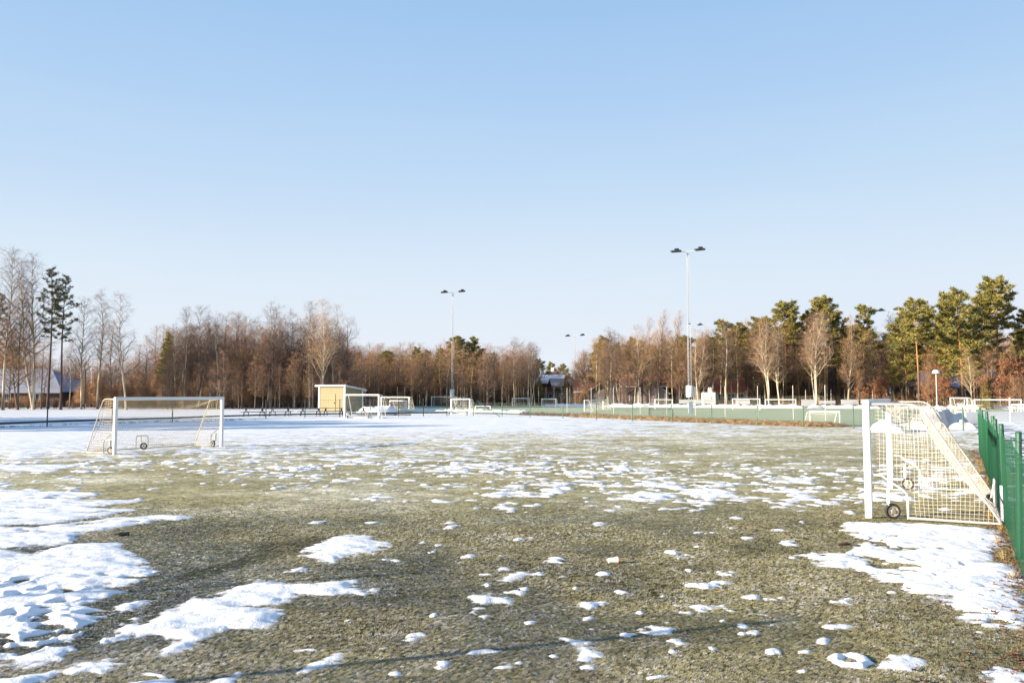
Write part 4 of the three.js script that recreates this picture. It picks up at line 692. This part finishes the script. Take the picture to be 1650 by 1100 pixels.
function bareTree(name, o) {
  const rnd = RNG(o.seed), g = new THREE.Group(); g.name = name;
  const tr = new MB(), br = new MB(), tw = new MB(); tw.tc = o.tc;
  const stems = o.stems ?? 1;
  for (let s = 0; s < stems; s++) {
    const H = o.H * (s ? .8 + .2 * rnd() : 1), n = 14, pts = [], rad = [], lean = s ? V((rnd() - .5) * (o.spreadStem ? 1.1 : .5), 0, (rnd() - .5) * .5) : V((o.lean ?? 0), 0, 0), ph = rnd() * 6, w = o.wob ?? .02;
    for (let k = 0; k <= n; k++) { const t = k / n, b = t ** .8; pts.push(V(lean.x * H * b * .5 + Math.sin(t * 5 + ph) * H * w * t, t * H - (k ? 0 : .2), lean.z * H * b * .5 + Math.cos(t * 4 + ph) * H * w * t)); rad.push(Math.max(.012, o.r * (s ? .8 : 1) * (1 - t) ** .75 * (k ? 1 : 1.35))); }
    tr.tube(pts, rad, 8, false, o.bark);
    const limbs = Math.round(o.limbs / (stems ** .6));
    for (let k = 0; k < limbs; k++) {
      const t = lerp(o.low, .98, ((k + rnd()) / limbs) ** (o.bias ?? 1)), x = t * n, i = Math.min(n - 1, Math.floor(x)), b = pts[i].clone().lerp(pts[i + 1], x - i), a = k * 2.4 + rnd();
      const len = o.H * lerp(o.len, .05, ((t - o.low) / (1 - o.low)) ** 1.2) * (.6 + .6 * rnd()), up = o.up * (.7 + .6 * rnd());
      grow(br, tw, b, V(Math.cos(a), up, Math.sin(a)).normalize(), len, Math.max(.015, lerp(o.r * (o.limbR ?? .55), .026, t)), 1, o, rnd, o.limbBark ?? o.bark);
    }
  }
  if (o.leafy) { const tmp = tw.p.slice(), lf = new MB(); for (let k = 0; k < o.leafy; k++) { const q = ((rnd() * tmp.length / 3) | 0) * 3; if (tmp[q + 1] > o.H * (o.leafTop ?? .8)) continue; for (let m = 0; m < 3; m++) { const x = tmp[q] + (rnd() - .5) * .5, y = tmp[q + 1] + (rnd() - .5) * .5, z = tmp[q + 2] + (rnd() - .5) * .5, s = .07 + .05 * rnd(), c = [.27 * (.6 + .7 * rnd()), .115 * (.7 + .5 * rnd()), .05], a = rnd() * 6, b = rnd() * 2 - 1; const i0 = lf.v(x, y, z, c), i1 = lf.v(x + Math.cos(a) * s * 2, y + b * s * 2, z + Math.sin(a) * s * 2, c), i2 = lf.v(x - Math.sin(a) * s, y + s, z + Math.cos(a) * s, c), i3 = lf.v(x + Math.cos(a) * s - Math.sin(a) * s, y + b * s * 2 - s, z + Math.sin(a) * s + Math.cos(a) * s, c); lf.tri(i0, i1, i2); lf.tri(i0, i3, i1); } } lf.build('leaves', M.leaves, g); }
  if (tr.n) tr.build('trunk', M.bark, g); br.build('branches', M.bark, g); tw.build('crown', M.twig, g);
  g.userData.H = o.H;
  return g;
}
function pine(name, o) {
  const rnd = RNG(o.seed), g = new THREE.Group(); g.name = name;
  const H = o.H, tr = new MB(), br = new MB(), nd = new MB(), n = 12, pts = [], rad = [], ph = rnd() * 6;
  for (let k = 0; k <= n; k++) { const t = k / n; pts.push(V(Math.sin(t * 4 + ph) * H * .012 * t, t * H - (k ? 0 : .2), Math.cos(t * 3 + ph) * H * .012 * t)); rad.push(Math.max(.03, o.r * (1 - t * .9) * (k ? 1 : 1.3))); }
  tr.tube(pts, rad, 9, false, o.bark ?? PINEB(H));
  const clump = (c, s) => { const base = (.6 + .9 * rnd()) * (o.dark ?? 1.15), yel = o.dark ? rnd() * .3 : rnd(); for (let k = 0; k < o.blades; k++) { const a = rnd() * 6.283, e = rnd() * 2.6 - .9, l = s * (.6 + .7 * rnd()), dx = Math.cos(a) * l, dz = Math.sin(a) * l, dy = e * l * .7, w = s * .1 + .014, ox = (rnd() - .5) * s * .8, oy = (rnd() - .5) * s * .4, oz = (rnd() - .5) * s * .8, col = [lerp(.14, .34, yel) * base, lerp(.155, .26, yel) * base, .058 * base]; const i = nd.v(c.x + ox - dz / l * w, c.y + oy, c.z + oz + dx / l * w, col), j = nd.v(c.x + ox + dz / l * w, c.y + oy + w * 1.3, c.z + oz - dx / l * w, col), k2 = nd.v(c.x + ox + dx, c.y + oy + dy, c.z + oz + dz, col); nd.tri(i, j, k2); } };
  for (let k = 0; k < o.limbs; k++) {
    const t = lerp(o.low, .985, (k + rnd() * .9) / o.limbs), x = t * n, i = Math.min(n - 1, Math.floor(x)), b = pts[i].clone().lerp(pts[i + 1], x - i), a = k * 2.399 + rnd() * .9, f = (t - o.low) / (1 - o.low);
    const len = H * o.len * (o.cone ? (1 - f) ** .85 + .04 : Math.sin(Math.PI * clamp(.22 + .74 * f)) ** .7 * (.55 + .6 * rnd())) , up = o.cone ? -.12 + .3 * f : lerp(.05, .8, f);
    const m = 5, bp = [b.clone()], d = V(Math.cos(a), up, Math.sin(a)).normalize(), q = b.clone();
    for (let s = 1; s <= m; s++) { d.y += (o.cone ? .05 : .09) * (rnd() * 1.6 - .3); d.normalize(); q.addScaledVector(d, len / m); bp.push(q.clone()); }
    br.tube(bp, bp.map((_, s) => Math.max(.012, o.r * .28 * (1 - f * .6) * (1 - s / m * .85))), 5, false, o.bark ?? PINEB(H));
    const cl = Math.max(3, Math.round(o.clumps * len / (H * o.len)));
    for (let s = 0; s < cl; s++) { const u = lerp(o.bare ?? .3, 1.04, rnd() ** .7), y = u * m, ii = Math.min(m - 1, Math.floor(y)), c = bp[ii].clone().lerp(bp[ii + 1], y - ii), wd = len * .26 * (1.15 - u * .5); c.x += (rnd() - .5) * 2 * wd; c.z += (rnd() - .5) * 2 * wd; c.y += (rnd() - .35) * wd * .7; clump(c, o.size * (.7 + .6 * rnd())); }
  }
  tr.build('trunk', M.bark, g); br.build('branches', M.bark, g); nd.build('crown', M.needles, g);
  g.userData.H = H;
  return g;
}
const purple = [[.33, .175, .105], [.38, .2, .12], [.24, .135, .09], [.36, .22, .14]], brown = [[.4, .2, .09], [.28, .145, .07], [.46, .26, .125]], tan = [[.54, .33, .165], [.46, .27, .13], [.38, .21, .1]];
const bo = (o) => ({ bend: [.35, -.1, -.5], wild: .22, kids: [9, 8], spread: .9, twig: .75, tr: .0105, ref: 3.6, up: .9, tip: -.6, r: .16, H: 18, limbs: 38, low: .28, len: .24, bark: BIRCH, limbBark: DARKB, tc: dusk, ...o });
const K = {
  birch: [bo({ seed: 1 }), bo({ seed: 2, stems: 2, limbs: 46, low: .32 }), bo({ seed: 3, wob: .035, low: .36, len: .17 }), bo({ seed: 4, lean: .1, limbs: 30 }), bo({ seed: 5, len: .24, limbs: 40, kids: [9, 7] })].map((o) => bareTree('birch', o)),
  whiteBirch: [bo({ seed: 11, limbBark: PALEB, stems: 3, low: .3, limbs: 48, bark: WHITEB, tc: purple, wob: .05, up: 1.15, len: .34, spreadStem: 1, limbR: .6 }), bo({ seed: 12, limbBark: PALEB, bark: WHITEB, tc: tan, up: 1.2, len: .28, low: .25, limbR: .5 }), bo({ seed: 13, limbBark: PALEB, bark: WHITEB, tc: purple, stems: 2, wob: .045, up: 1.2, len: .26, limbR: .5 })].map((o) => bareTree('birch', o)),
  alder: [bo({ seed: 21, bark: GREYB, up: .7, low: .22, len: .2, tc: brown, limbs: 40, bend: [.3, .1, 0], tip: 1, wild: .35 }), bo({ seed: 22, bark: GREYB, up: .85, stems: 2, low: .2, tc: brown, limbs: 50, bend: [.3, .1, 0], tip: 1 }), bo({ seed: 23, bark: GREYB, up: .6, low: .15, len: .26, tc: purple, limbs: 44, kids: [9, 7], bend: [.4, .1, 0], tip: 1, wild: .4 })].map((o) => bareTree('bare_tree', o)),
  slim: [bo({ seed: 31, H: 13, r: .09, limbBark: GREYB, low: .26, len: .2, limbs: 34, tc: brown, kids: [7, 6] }), bo({ seed: 32, H: 13, r: .085, low: .3, len: .19, limbs: 32, tc: purple, bark: PALEB, kids: [7, 6] }), bo({ seed: 33, H: 13, r: .1, low: .22, len: .21, limbs: 34, bark: GREYB, tc: brown, kids: [7, 6], stems: 2 })].map((o) => bareTree('bare_tree', o)),
  aspen: [bo({ seed: 41, bark: PALEB, tc: tan, up: 1.5, low: .18, len: .26, limbs: 46, bend: [.5, .3, .2], tip: 1, kids: [9, 7], r: .2 }), bo({ seed: 42, bark: PALEB, tc: tan, up: 1.2, low: .2, len: .25, limbs: 46, stems: 2, bend: [.5, .3, .2], tip: 1, kids: [9, 7] })].map((o) => bareTree('bare_tree', o)),
  oak: [bo({ seed: 51, H: 13, bark: GREYB, tc: brown, up: .8, low: .12, len: .28, limbs: 34, leafy: 1300, leafTop: .75, bend: [.4, .1, 0], wild: .5, tip: 1 }), bo({ seed: 52, H: 13, bark: GREYB, tc: brown, up: 1, low: .1, len: .24, limbs: 34, leafy: 900, leafTop: .55, bend: [.4, .1, 0], wild: .5, tip: 1, stems: 2 })].map((o) => bareTree('oak', o)),
  willow: [bo({ seed: 61, H: 8, r: .2, bark: GREYB, tc: [[.3, .19, .1], [.25, .15, .09]], up: 1.1, low: .16, len: .5, limbs: 44, kids: [11, 9], bend: [.5, .2, .1], tip: 1, twig: .8 })].map((o) => bareTree('round_bare_tree', o)),
  shrub: [bo({ seed: 71, H: 3, r: .03, stems: 6, limbs: 40, low: .1, len: .3, twig: .45, tr: .007, kids: [5, 5], bark: GREYB, tc: brown, up: 1.4, wob: .06, ref: 1 })].map((o) => bareTree('shrub', o)),
  pine: [{ seed: 81, low: .42, len: .18, limbs: 34, clumps: 60 }, { seed: 82, low: .6, len: .17, limbs: 32, clumps: 58 }, { seed: 83, low: .26, len: .19, limbs: 46, clumps: 56 }, { seed: 84, low: .3, len: .16, limbs: 42, clumps: 54 }].map((o) => pine('pine_tree', { H: 20, r: .21, blades: 12, size: .4, ...o })),
  thinPine: [{ seed: 85, low: .5, len: .11, limbs: 34, clumps: 18, dark: .42, bark: (p) => [.07, .045, .035] }].map((o) => pine('pine_tree', { H: 20, r: .2, blades: 10, size: .32, ...o })),
  spruce: [{ seed: 91, low: .08, len: .2, limbs: 70, clumps: 22, cone: true }].map((o) => pine('spruce_tree', { H: 12, r: .16, blades: 12, size: .4, bare: .15, bark: GREYB, ...o })),
};
const tRnd = RNG(555);
function plant(kind, v, px, d, topPy, label, group, turn) {
  const src = K[kind][v % K[kind].length], o = src.clone(), h = heightAt(topPy, d), s = h / src.userData.H * 0.985;
  o.name = numbered(src.name); o.position.copy(spot(px, d)); o.position.y = -0.03;
  o.rotation.set(['pine', 'spruce', 'thinPine'].includes(kind) ? 0 : (tRnd() - .5) * .1, turn ?? tRnd() * 6.28, ['pine', 'spruce', 'thinPine'].includes(kind) ? 0 : (tRnd() - .5) * .12); const w = s * (s < 0.75 ? 1.12 : 1) * (.92 + .16 * tRnd()); o.scale.set(w, s, w);
  tag(o, label, ({ birch: 'birch', whiteBirch: 'birch', oak: 'oak tree', pine: 'pine tree', thinPine: 'pine tree', spruce: 'spruce tree', shrub: 'shrub' })[kind] ?? 'bare tree', group);
  scene.add(o);
}
const SINGLES = [ // kind, variant, x, depth, y of the top, label
  ['birch', 4, 4, 108, 400, 'tall bare birch cut by the left edge of the photo'], ['birch', 1, 53, 112, 413, 'tall forked bare birch in front of the frosted roof on the left'], ['thinPine', 0, 76, 116, 428, 'tall pine with dark bare trunk and small dark crown on the left'],
  ['thinPine', 0, 97, 110, 440, 'slim pine with ragged dark crown beside the roof end on the left'], ['birch', 0, 130, 113, 480, 'slender bare birch just right of the frosted roof'], ['birch', 2, 156, 116, 468, 'bare birch straight above the left post of the near left goal'], ['birch', 3, 203, 111, 473, 'bare birch with broad crown standing alone above the left crossbar'],
  ['thinPine', 0, -8, 112, 470, 'dark pine branches reaching in at the left edge'], ['alder', 0, 44, 118, 520, 'crooked bare tree leaning across the frosted roof on the left'], ['slim', 2, 66, 120, 540, 'thin bare tree between the tall pines and the frosted roof'], ['slim', 0, 110, 117, 545, 'slight bare tree at the right end of the frosted roof'], ['alder', 2, 14, 121, 530, 'twiggy bare tree at the far left under the tall birch'], ['alder', 1, 28, 110, 470, 'dark forked bare tree before the left end of the frosted roof'], ['alder', 0, 178, 122, 520, 'small dark bare tree between two lone birches on the left'], ['alder', 2, 232, 124, 540, 'low spreading bare tree in the gap left of the dark spruce'],
  ['spruce', 0, 268, 126, 532, 'dark spruce at the left end of the dense birch stand'], ['birch', 0, 297, 118, 496, 'tall bare birch just right of the dark spruce'], ['birch', 4, 320, 120, 493, 'full-crowned bare birch above the left goal crossbar middle'], ['alder', 0, 362, 119, 506, 'dark bare tree over the right post of the left goal'], ['alder', 1, 384, 117, 502, 'dark double-stemmed bare tree right of the left goal'],
  ['birch', 1, 432, 118, 491, 'tall forked bare birch above the leftmost picnic tables'], ['birch', 2, 466, 121, 500, 'bare birch with crooked stem above the middle picnic tables'], ['birch', 4, 497, 118, 486, 'tall bare birch left of the yellow shed'], ['whiteBirch', 1, 519, 114, 483, 'tall white-stemmed birch rising straight behind the yellow shed'], ['whiteBirch', 2, 540, 120, 492, 'white-stemmed forked birch over the yellow shed roof'], ['alder', 2, 556, 119, 560, 'low sprawling bare tree leaning over the yellow shed'],
  ['pine', 1, 734, 150, 543, 'green pine top just below the middle floodlight mast'], ['pine', 2, 764, 152, 543, 'bushy green pine right of the middle floodlight mast'], ['slim', 0, 745, 142, 560, 'reddish bare tree standing between the two middle pines'], ['pine', 3, 712, 155, 560, 'small green pine left of the middle floodlight mast'], ['slim', 1, 721, 131, 556, 'thin pale tree directly left of the middle floodlight mast foot'], ['slim', 0, 732, 130, 549, 'brown tree hiding the lower half of the middle floodlight mast'], ['slim', 2, 949, 137, 566, 'thin bare tree before the left end of the orange tiled bungalow'], ['birch', 2, 966, 136, 560, 'bare birch before the middle of the orange tiled bungalow'], ['slim', 1, 904, 148, 590, 'thin pale tree before the frosty blue roof'], ['slim', 2, 922, 150, 594, 'thin brown tree before the dark timber house'], ['alder', 0, 913, 152, 600, 'twiggy low tree before the dark timber house'], ['pine', 1, 622, 158, 566, 'dull green pine top above the wide grey goal'],
  ['birch', 0, 829, 140, 544, 'pale lone birch at the right end of the middle woods'], ['birch', 3, 862, 150, 550, 'slim pale birch right of the lone birch over the roofs'], ['pine', 0, 868, 185, 578, 'dark round pine over the brown roof in the gap'], ['pine', 2, 889, 205, 583, 'smaller dark pine right of the round one in the gap'], ['pine', 0, 908, 210, 586, 'flat-topped dark pine just left of the distant mast'],
  ['spruce', 0, 869, 152, 606, 'black spruce in front of the brown roofed house'], ['spruce', 0, 912, 158, 603, 'dark evergreen beside the frosty blue roof'], ['willow', 0, 900, 190, 596, 'round bare tree crown behind the frosty blue roof'], ['willow', 0, 938, 152, 570, 'broad round bare tree at the foot of the distant mast'], ['alder', 2, 928, 170, 585, 'hazy bare tree left of the broad round one'],
  ['pine', 3, 966, 150, 553, 'green pine at the left end of the sunlit right woods'], ['whiteBirch', 1, 981, 138, 548, 'sunlit birch beside the first pine of the right woods'], ['birch', 1, 999, 136, 540, 'bare forked birch in front of the orange roofs'], ['whiteBirch', 1, 1029, 132, 524, 'sunlit leaning birch with fan of pale branches'], ['aspen', 0, 1063, 138, 504, 'tall pale feathery bare tree left of the tall mast'], ['aspen', 1, 1046, 142, 512, 'pale double-stemmed bare tree among the orange roofs'], ['aspen', 0, 1090, 136, 506, 'tall thin pale tree just left of the tall mast'],
  ['whiteBirch', 2, 1124, 130, 530, 'sunlit forked birch just right of the tall mast'], ['slim', 2, 1137, 134, 534, 'bare brown tree below the far floodlight on the right'], ['pine', 3, 1166, 134, 514, 'dense dark pine right of the tall mast'], ['pine', 0, 1194, 140, 520, 'dark green pine second right of the tall mast'], ['pine', 2, 1178, 144, 530, 'low-branched dark pine between the two dark pines'], ['whiteBirch', 0, 1240, 126, 512, 'big white birch with many leaning stems'], ['whiteBirch', 2, 1257, 128, 524, 'slim white birch right of the many-stemmed birch'],
  ['pine', 1, 1267, 134, 487, 'tall pine with bare orange trunk and round crown'], ['whiteBirch', 0, 1315, 126, 503, 'broad white birch with fanning branches below the tall pines'], ['pine', 1, 1332, 134, 479, 'tall pine with wide windswept crown left of the right mast'], ['pine', 0, 1283, 142, 520, 'green pine between the tall pine and the broad birch'], ['aspen', 0, 1367, 124, 512, 'sunlit pale tree with wide fan of branches near the crossbar'], ['pine', 3, 1303, 137, 500, 'pointed pine between the big white board and the windswept pine'], ['pine', 0, 1352, 137, 505, 'pine half hidden behind the fan-branched pale tree'], ['pine', 1, 1230, 138, 512, 'pine rising behind the many-stemmed birch'], ['pine', 2, 1462, 126, 505, 'olive pine left of the bright orange trunk'], ['pine', 3, 1108, 141, 540, 'low pine behind the foot of the tall mast'], ['pine', 3, 1396, 134, 490, 'dark conical pine left of the rightmost mast'],
  ['alder', 2, 1412, 128, 530, 'brown bushy bare tree below the rightmost mast'], ['birch', 0, 1438, 136, 506, 'thin bare birch around the rightmost mast'], ['alder', 0, 1456, 130, 536, 'bare dark tree right of the rightmost mast'], ['pine', 1, 1482, 118, 482, 'tall sunlit pine with bright orange trunk above the snow heap'], ['pine', 0, 1504, 128, 494, 'darker pine just behind the bright orange trunk'], ['pine', 2, 1552, 118, 464, 'large bushy sunlit pine above the right goal net'], ['pine', 3, 1530, 124, 470, 'tall pine left of the large bushy one'],
  ['pine', 3, 1572, 122, 490, 'lower dark pine right of the large bushy one'], ['pine', 1, 1611, 124, 448, 'tallest pine with dark trunk near the right edge'], ['pine', 0, 1592, 130, 470, 'slim pine between the bushy and the tallest pine'], ['pine', 1, 1662, 126, 500, 'pine half cut by the right edge'], ['oak', 0, 1633, 114, 548, 'oak holding brown leaves at the right edge'], ['oak', 1, 1600, 112, 560, 'small brown-leaved oak in front of the tallest pine'], ['whiteBirch', 1, 1569, 108, 560, 'small white birch in front of the large bushy pine'],
  ['oak', 0, 1522, 118, 590, 'coppery brown oak right of the street lamp'], ['oak', 1, 1500, 114, 600, 'low coppery oak just left of the street lamp'], ['oak', 1, 1390, 122, 596, 'low brown-leaved oak above the long white boards'], ['oak', 0, 1420, 126, 590, 'brown-leaved oak behind the right goal crossbar'], ['shrub', 0, 1640, 108, 606, 'straw-coloured bushy shrub at the right edge'], ['spruce', 0, 1590, 112, 610, 'small dark spruce left of the brown oak'],
];
for (const [k, v, px, d, top, label] of SINGLES) plant(k, v, px, d, top, label);
const STANDS = [ // fill the stands with trees that nothing tells apart
  [-60, 255, 14, 146, 152, 545, 580, ['alder', 'alder', 'slim'], 'small bare tree in the low brown woods behind the left birches', 'small trees behind the left birches'],
  [275, 560, 6.5, 116, 134, 504, 535, ['birch', 'alder', 'birch', 'slim', 'alder'], 'bare tree in the dense stand behind left goal and picnic tables', 'trees of the dense stand behind the picnic tables'],
  [270, 560, 20, 112, 116, 560, 600, ['slim', 'birch', 'alder'], 'thin young bare tree at the front of the dense left stand', 'young trees at the front of the dense left stand'],
  [562, 860, 5.6, 138, 160, 547, 576, ['slim', 'slim', 'birch', 'slim', 'alder'], 'thin bare tree in the shaded woods behind the middle goals', 'thin trees of the shaded middle woods'],
  [962, 1150, 11, 131, 134, 528, 560, ['aspen', 'slim', 'birch', 'alder', 'slim'], 'bare sunlit tree in the woods above the orange roofs', 'bare trees above the orange roofs'],
  [1150, 1205, 12, 128, 133, 515, 560, ['slim', 'birch', 'aspen'], 'x', 'bare trees right of the tall mast'],
  [1205, 1480, 9, 128, 146, 515, 570, ['slim', 'alder', 'slim', 'birch', 'aspen'], 'bare brown tree between the pines and birches right of the mast', 'bare trees right of the tall mast'],
  [1480, 1680, 12, 120, 138, 520, 580, ['alder', 'slim', 'oak', 'pine'], 'brown tree under the tall pines at the right', 'trees under the tall right pines'],
];
const MARKS = [[-200, 60, 'behind the left end of the frosted roof'], [60, 125, 'behind the right end of the frosted roof'], [125, 190, 'left of the left goal post'], [190, 262, 'between lone birches and dark spruce'], [262, 310, 'just right of the dark spruce'], [310, 358, 'above the right half of the left goal'], [358, 400, 'just right of the left goal'], [400, 445, 'above the leftmost picnic table'], [445, 490, 'above the middle picnic tables'], [490, 515, 'left of the yellow shed'], [515, 562, 'behind the yellow shed'], [562, 612, 'above the white goal by the shed'], [612, 662, 'above the wide grey goal'], [662, 700, 'between grey goal and middle mast'], [700, 735, 'around the middle floodlight mast'], [735, 775, 'right of the middle mast'], [775, 815, 'behind the gate brace'], [815, 870, 'at the right end of the middle woods'], [870, 990, 'at the left end of the right woods'], [990, 1025, 'above the first orange roof'], [1025, 1065, 'above the orange roof with white eave'], [1065, 1112, 'left of the tall mast'], [1112, 1160, 'just right of the tall mast'], [1160, 1200, 'above the long red roof'], [1200, 1240, 'left of the many-stemmed birch'], [1240, 1290, 'around the orange-trunked pine'], [1290, 1350, 'above the big white board'], [1350, 1400, 'left of the right goal'], [1400, 1480, 'behind the right goal crossbar'], [1480, 1530, 'behind the street lamp'], [1530, 1600, 'under the big bushy pine'], [1600, 1800, 'near the right edge']];
const ORD = ['first', 'second', 'third', 'fourth', 'fifth', 'sixth', 'seventh', 'eighth', 'ninth', 'tenth', 'eleventh', 'twelfth', 'thirteenth', 'fourteenth', 'fifteenth', 'sixteenth', 'seventeenth', 'eighteenth', 'nineteenth', 'twentieth'], LOOK = { birch: 'bare pale-barked birch', slim: 'thin bare tree', alder: 'dark bushy bare tree', aspen: 'pale feathery bare tree', oak: 'brown-leaved oak', pine: 'green pine' };
const count = {};
STANDS.forEach(([x0, x1, step, d0, d1, t0, t1, kinds, , group], q) => {
  const r = RNG(900 + q), list = [];
  for (let x = x0; x < x1; x += step * (.6 + .8 * r())) list.push([kinds[(r() * kinds.length) | 0], (r() * 9) | 0, x, lerp(d0, d1, r()), lerp(t0, t1, r())]);
  for (const [k, v, x, d, top] of list) { const m = MARKS.find(([a, b]) => x >= a && x < b)[2], look = (q === 2 ? 'low ' : q > 3 ? 'sunlit ' : '') + LOOK[k], key = look + m, n = count[key] = (count[key] ?? -1) + 1; plant(k, v, x, d, top, look + ' ' + m + ', ' + ORD[n] + ' from left', group); }
});

// woods farther back, which read as one mass
function mass(name, label, kind, list) {
  const src = K[kind][list.v ?? 0], gs = src.children.map((m) => m.geometry.clone()), g = mergeGeometries(gs), im = new THREE.InstancedMesh(g, kind === 'pine' || kind === 'spruce' ? M.needles : M.twig, list.length), m = new THREE.Matrix4(), q = new THREE.Quaternion(), r = RNG(list.seed);
  list.forEach(([px, d, top], k) => { const s = heightAt(top, d) / src.userData.H; q.setFromAxisAngle(V(0, 1, 0), r() * 6.28); m.compose(spot(px, d).setY(-.05), q, V(s * 1.15, s, s * 1.15)); im.setMatrixAt(k, m); });
  im.name = numbered(name); im.castShadow = im.receiveShadow = true; scene.add(im); stuff(im, label, 'woodland');
}
const rows = (seed, segs, v) => { const r = RNG(seed), o = []; for (const [x0, x1, step, d0, d1, t0, t1] of segs) for (let x = x0; x < x1; x += step * (.5 + r())) o.push([x, lerp(d0, d1, r()), lerp(t0, t1, r())]); o.seed = seed; o.v = v; return o; };
mass('bare_woodland', 'mass of leafless brown woods behind the front trees', 'alder', rows(1, [[-250, 260, 8, 150, 190, 575, 592], [250, 560, 6.5, 142, 185, 524, 552], [556, 860, 4.5, 160, 200, 552, 572], [960, 1150, 5, 172, 200, 540, 565], [1140, 1750, 6, 146, 190, 535, 575], [855, 965, 8, 220, 300, 596, 612]], 2));
mass('bare_woodland', 'thicket of leafless reddish trees filling the woods behind', 'alder', rows(2, [[-250, 130, 9, 158, 175, 580, 600], [130, 270, 9, 140, 170, 580, 600], [255, 560, 9, 134, 160, 550, 585], [556, 860, 5, 150, 180, 565, 590], [960, 1150, 7, 170, 190, 560, 590], [1150, 1700, 8, 145, 175, 560, 595]], 0));
mass('spruce_woodland', 'dark spruce undergrowth filling the depth of the woods', 'spruce', rows(4, [[262, 560, 13, 136, 160, 590, 612], [556, 850, 7, 166, 190, 588, 612], [1205, 1750, 26, 150, 175, 590, 612]], 0));
mass('pine_woodland', 'mass of dark pines standing behind the bare front trees', 'pine', rows(3, [[-300, 20, 22, 150, 180, 540, 580], [560, 860, 17, 160, 200, 560, 575], [855, 960, 12, 260, 330, 600, 612], [965, 1160, 16, 172, 200, 540, 565], [1150, 1750, 15, 142, 190, 520, 565]], 2));
{ const src = K.shrub[0], g = mergeGeometries(src.children.map((m) => m.geometry.clone())), r = RNG(12), list = [];
  const put = (x0, x1, n, d0, d1, s0, s1) => { for (let k = 0; k < n; k++) { const p = spot(lerp(x0, x1, r()), lerp(d0, d1, r())); list.push({ x: p.x, z: p.z, s: lerp(s0, s1, r()) }); } };
  put(-60, 125, 70, 146, 160, .5, 1.2); put(-60, 125, 90, 116, 122, .25, .5); put(125, 560, 280, 118, 140, .5, 1.3); put(560, 840, 260, 150, 175, .6, 1.5); put(1200, 1720, 260, 138, 160, .5, 1.3); put(930, 1010, 60, 139, 142, .5, .85); put(940, 1210, 160, 168, 185, .5, 1.3); put(840, 960, 40, 150, 160, .3, .6);
  scatter('undergrowth', 'brown leafless undergrowth along the foot of the woods', 'undergrowth', g, M.twig, list, 13);
  const lf = new MB(), r3 = RNG(14); for (let k = 0; k < 240; k++) { const a = r3() * 6.28, q = r3() ** .5, x = Math.cos(a) * q * .9, z = Math.sin(a) * q * .9, y = .1 + r3() * 1.3 * (1.1 - q), s = .09, c = 0.7 + .6 * r3(), i = lf.v(x, y, z, [c, c, c]), j = lf.v(x + s * (r3() - .2), y + s * r3(), z + s, [c, c, c]), l = lf.v(x - s, y + s * (r3() - .3), z + s * r3(), [c, c, c]); lf.tri(i, j, l); }
  const bl = []; for (let k = 0; k < 75; k++) { const p = spot(lerp(1375, 1700, r()), lerp(116, 134, r())); bl.push({ x: p.x, z: p.z, s: .8 + r() }); }
  for (let k = 0; k < 40; k++) { const p = spot(lerp(1255, 1375, r()), lerp(128, 140, r())); bl.push({ x: p.x, z: p.z, s: .7 + .6 * r() }); }
  scatter('brown_leaf_thicket', 'thicket of coppery brown leaves low under the right pines', 'thicket', lf.geo(), M.leaves, bl, 15, (c, r2) => c.setRGB(.24 + .12 * r2(), .1 + .05 * r2(), .045));
}
{ // trees left of the view, whose shade falls over the far end of the pitch
  const r = RNG(31), n = { spruce: 0, pine: 0 };
  for (let k = 0; k < 22; k++) {
    const t = k / 21, x = lerp(-50, -74, t) + (r() - .5) * 5, z = lerp(-42, -62, t) + (r() - .5) * 4, kind = k % 3 ? 'spruce' : 'pine', src = K[kind][0], o = src.clone(), s = (8.5 + 4 * r()) / src.userData.H;
    o.name = numbered(src.name); o.position.set(x, -.03, z); o.rotation.y = r() * 6; o.scale.set(s * 1.2, s, s * 1.2); scene.add(o);
    tag(o, kind + ' in the shelter belt left of the view, ' + ORD[n[kind]++] + ' from its near end', kind + ' tree', 'shelter belt ' + kind + 's');
  }
}
renderer.render(scene, camera);
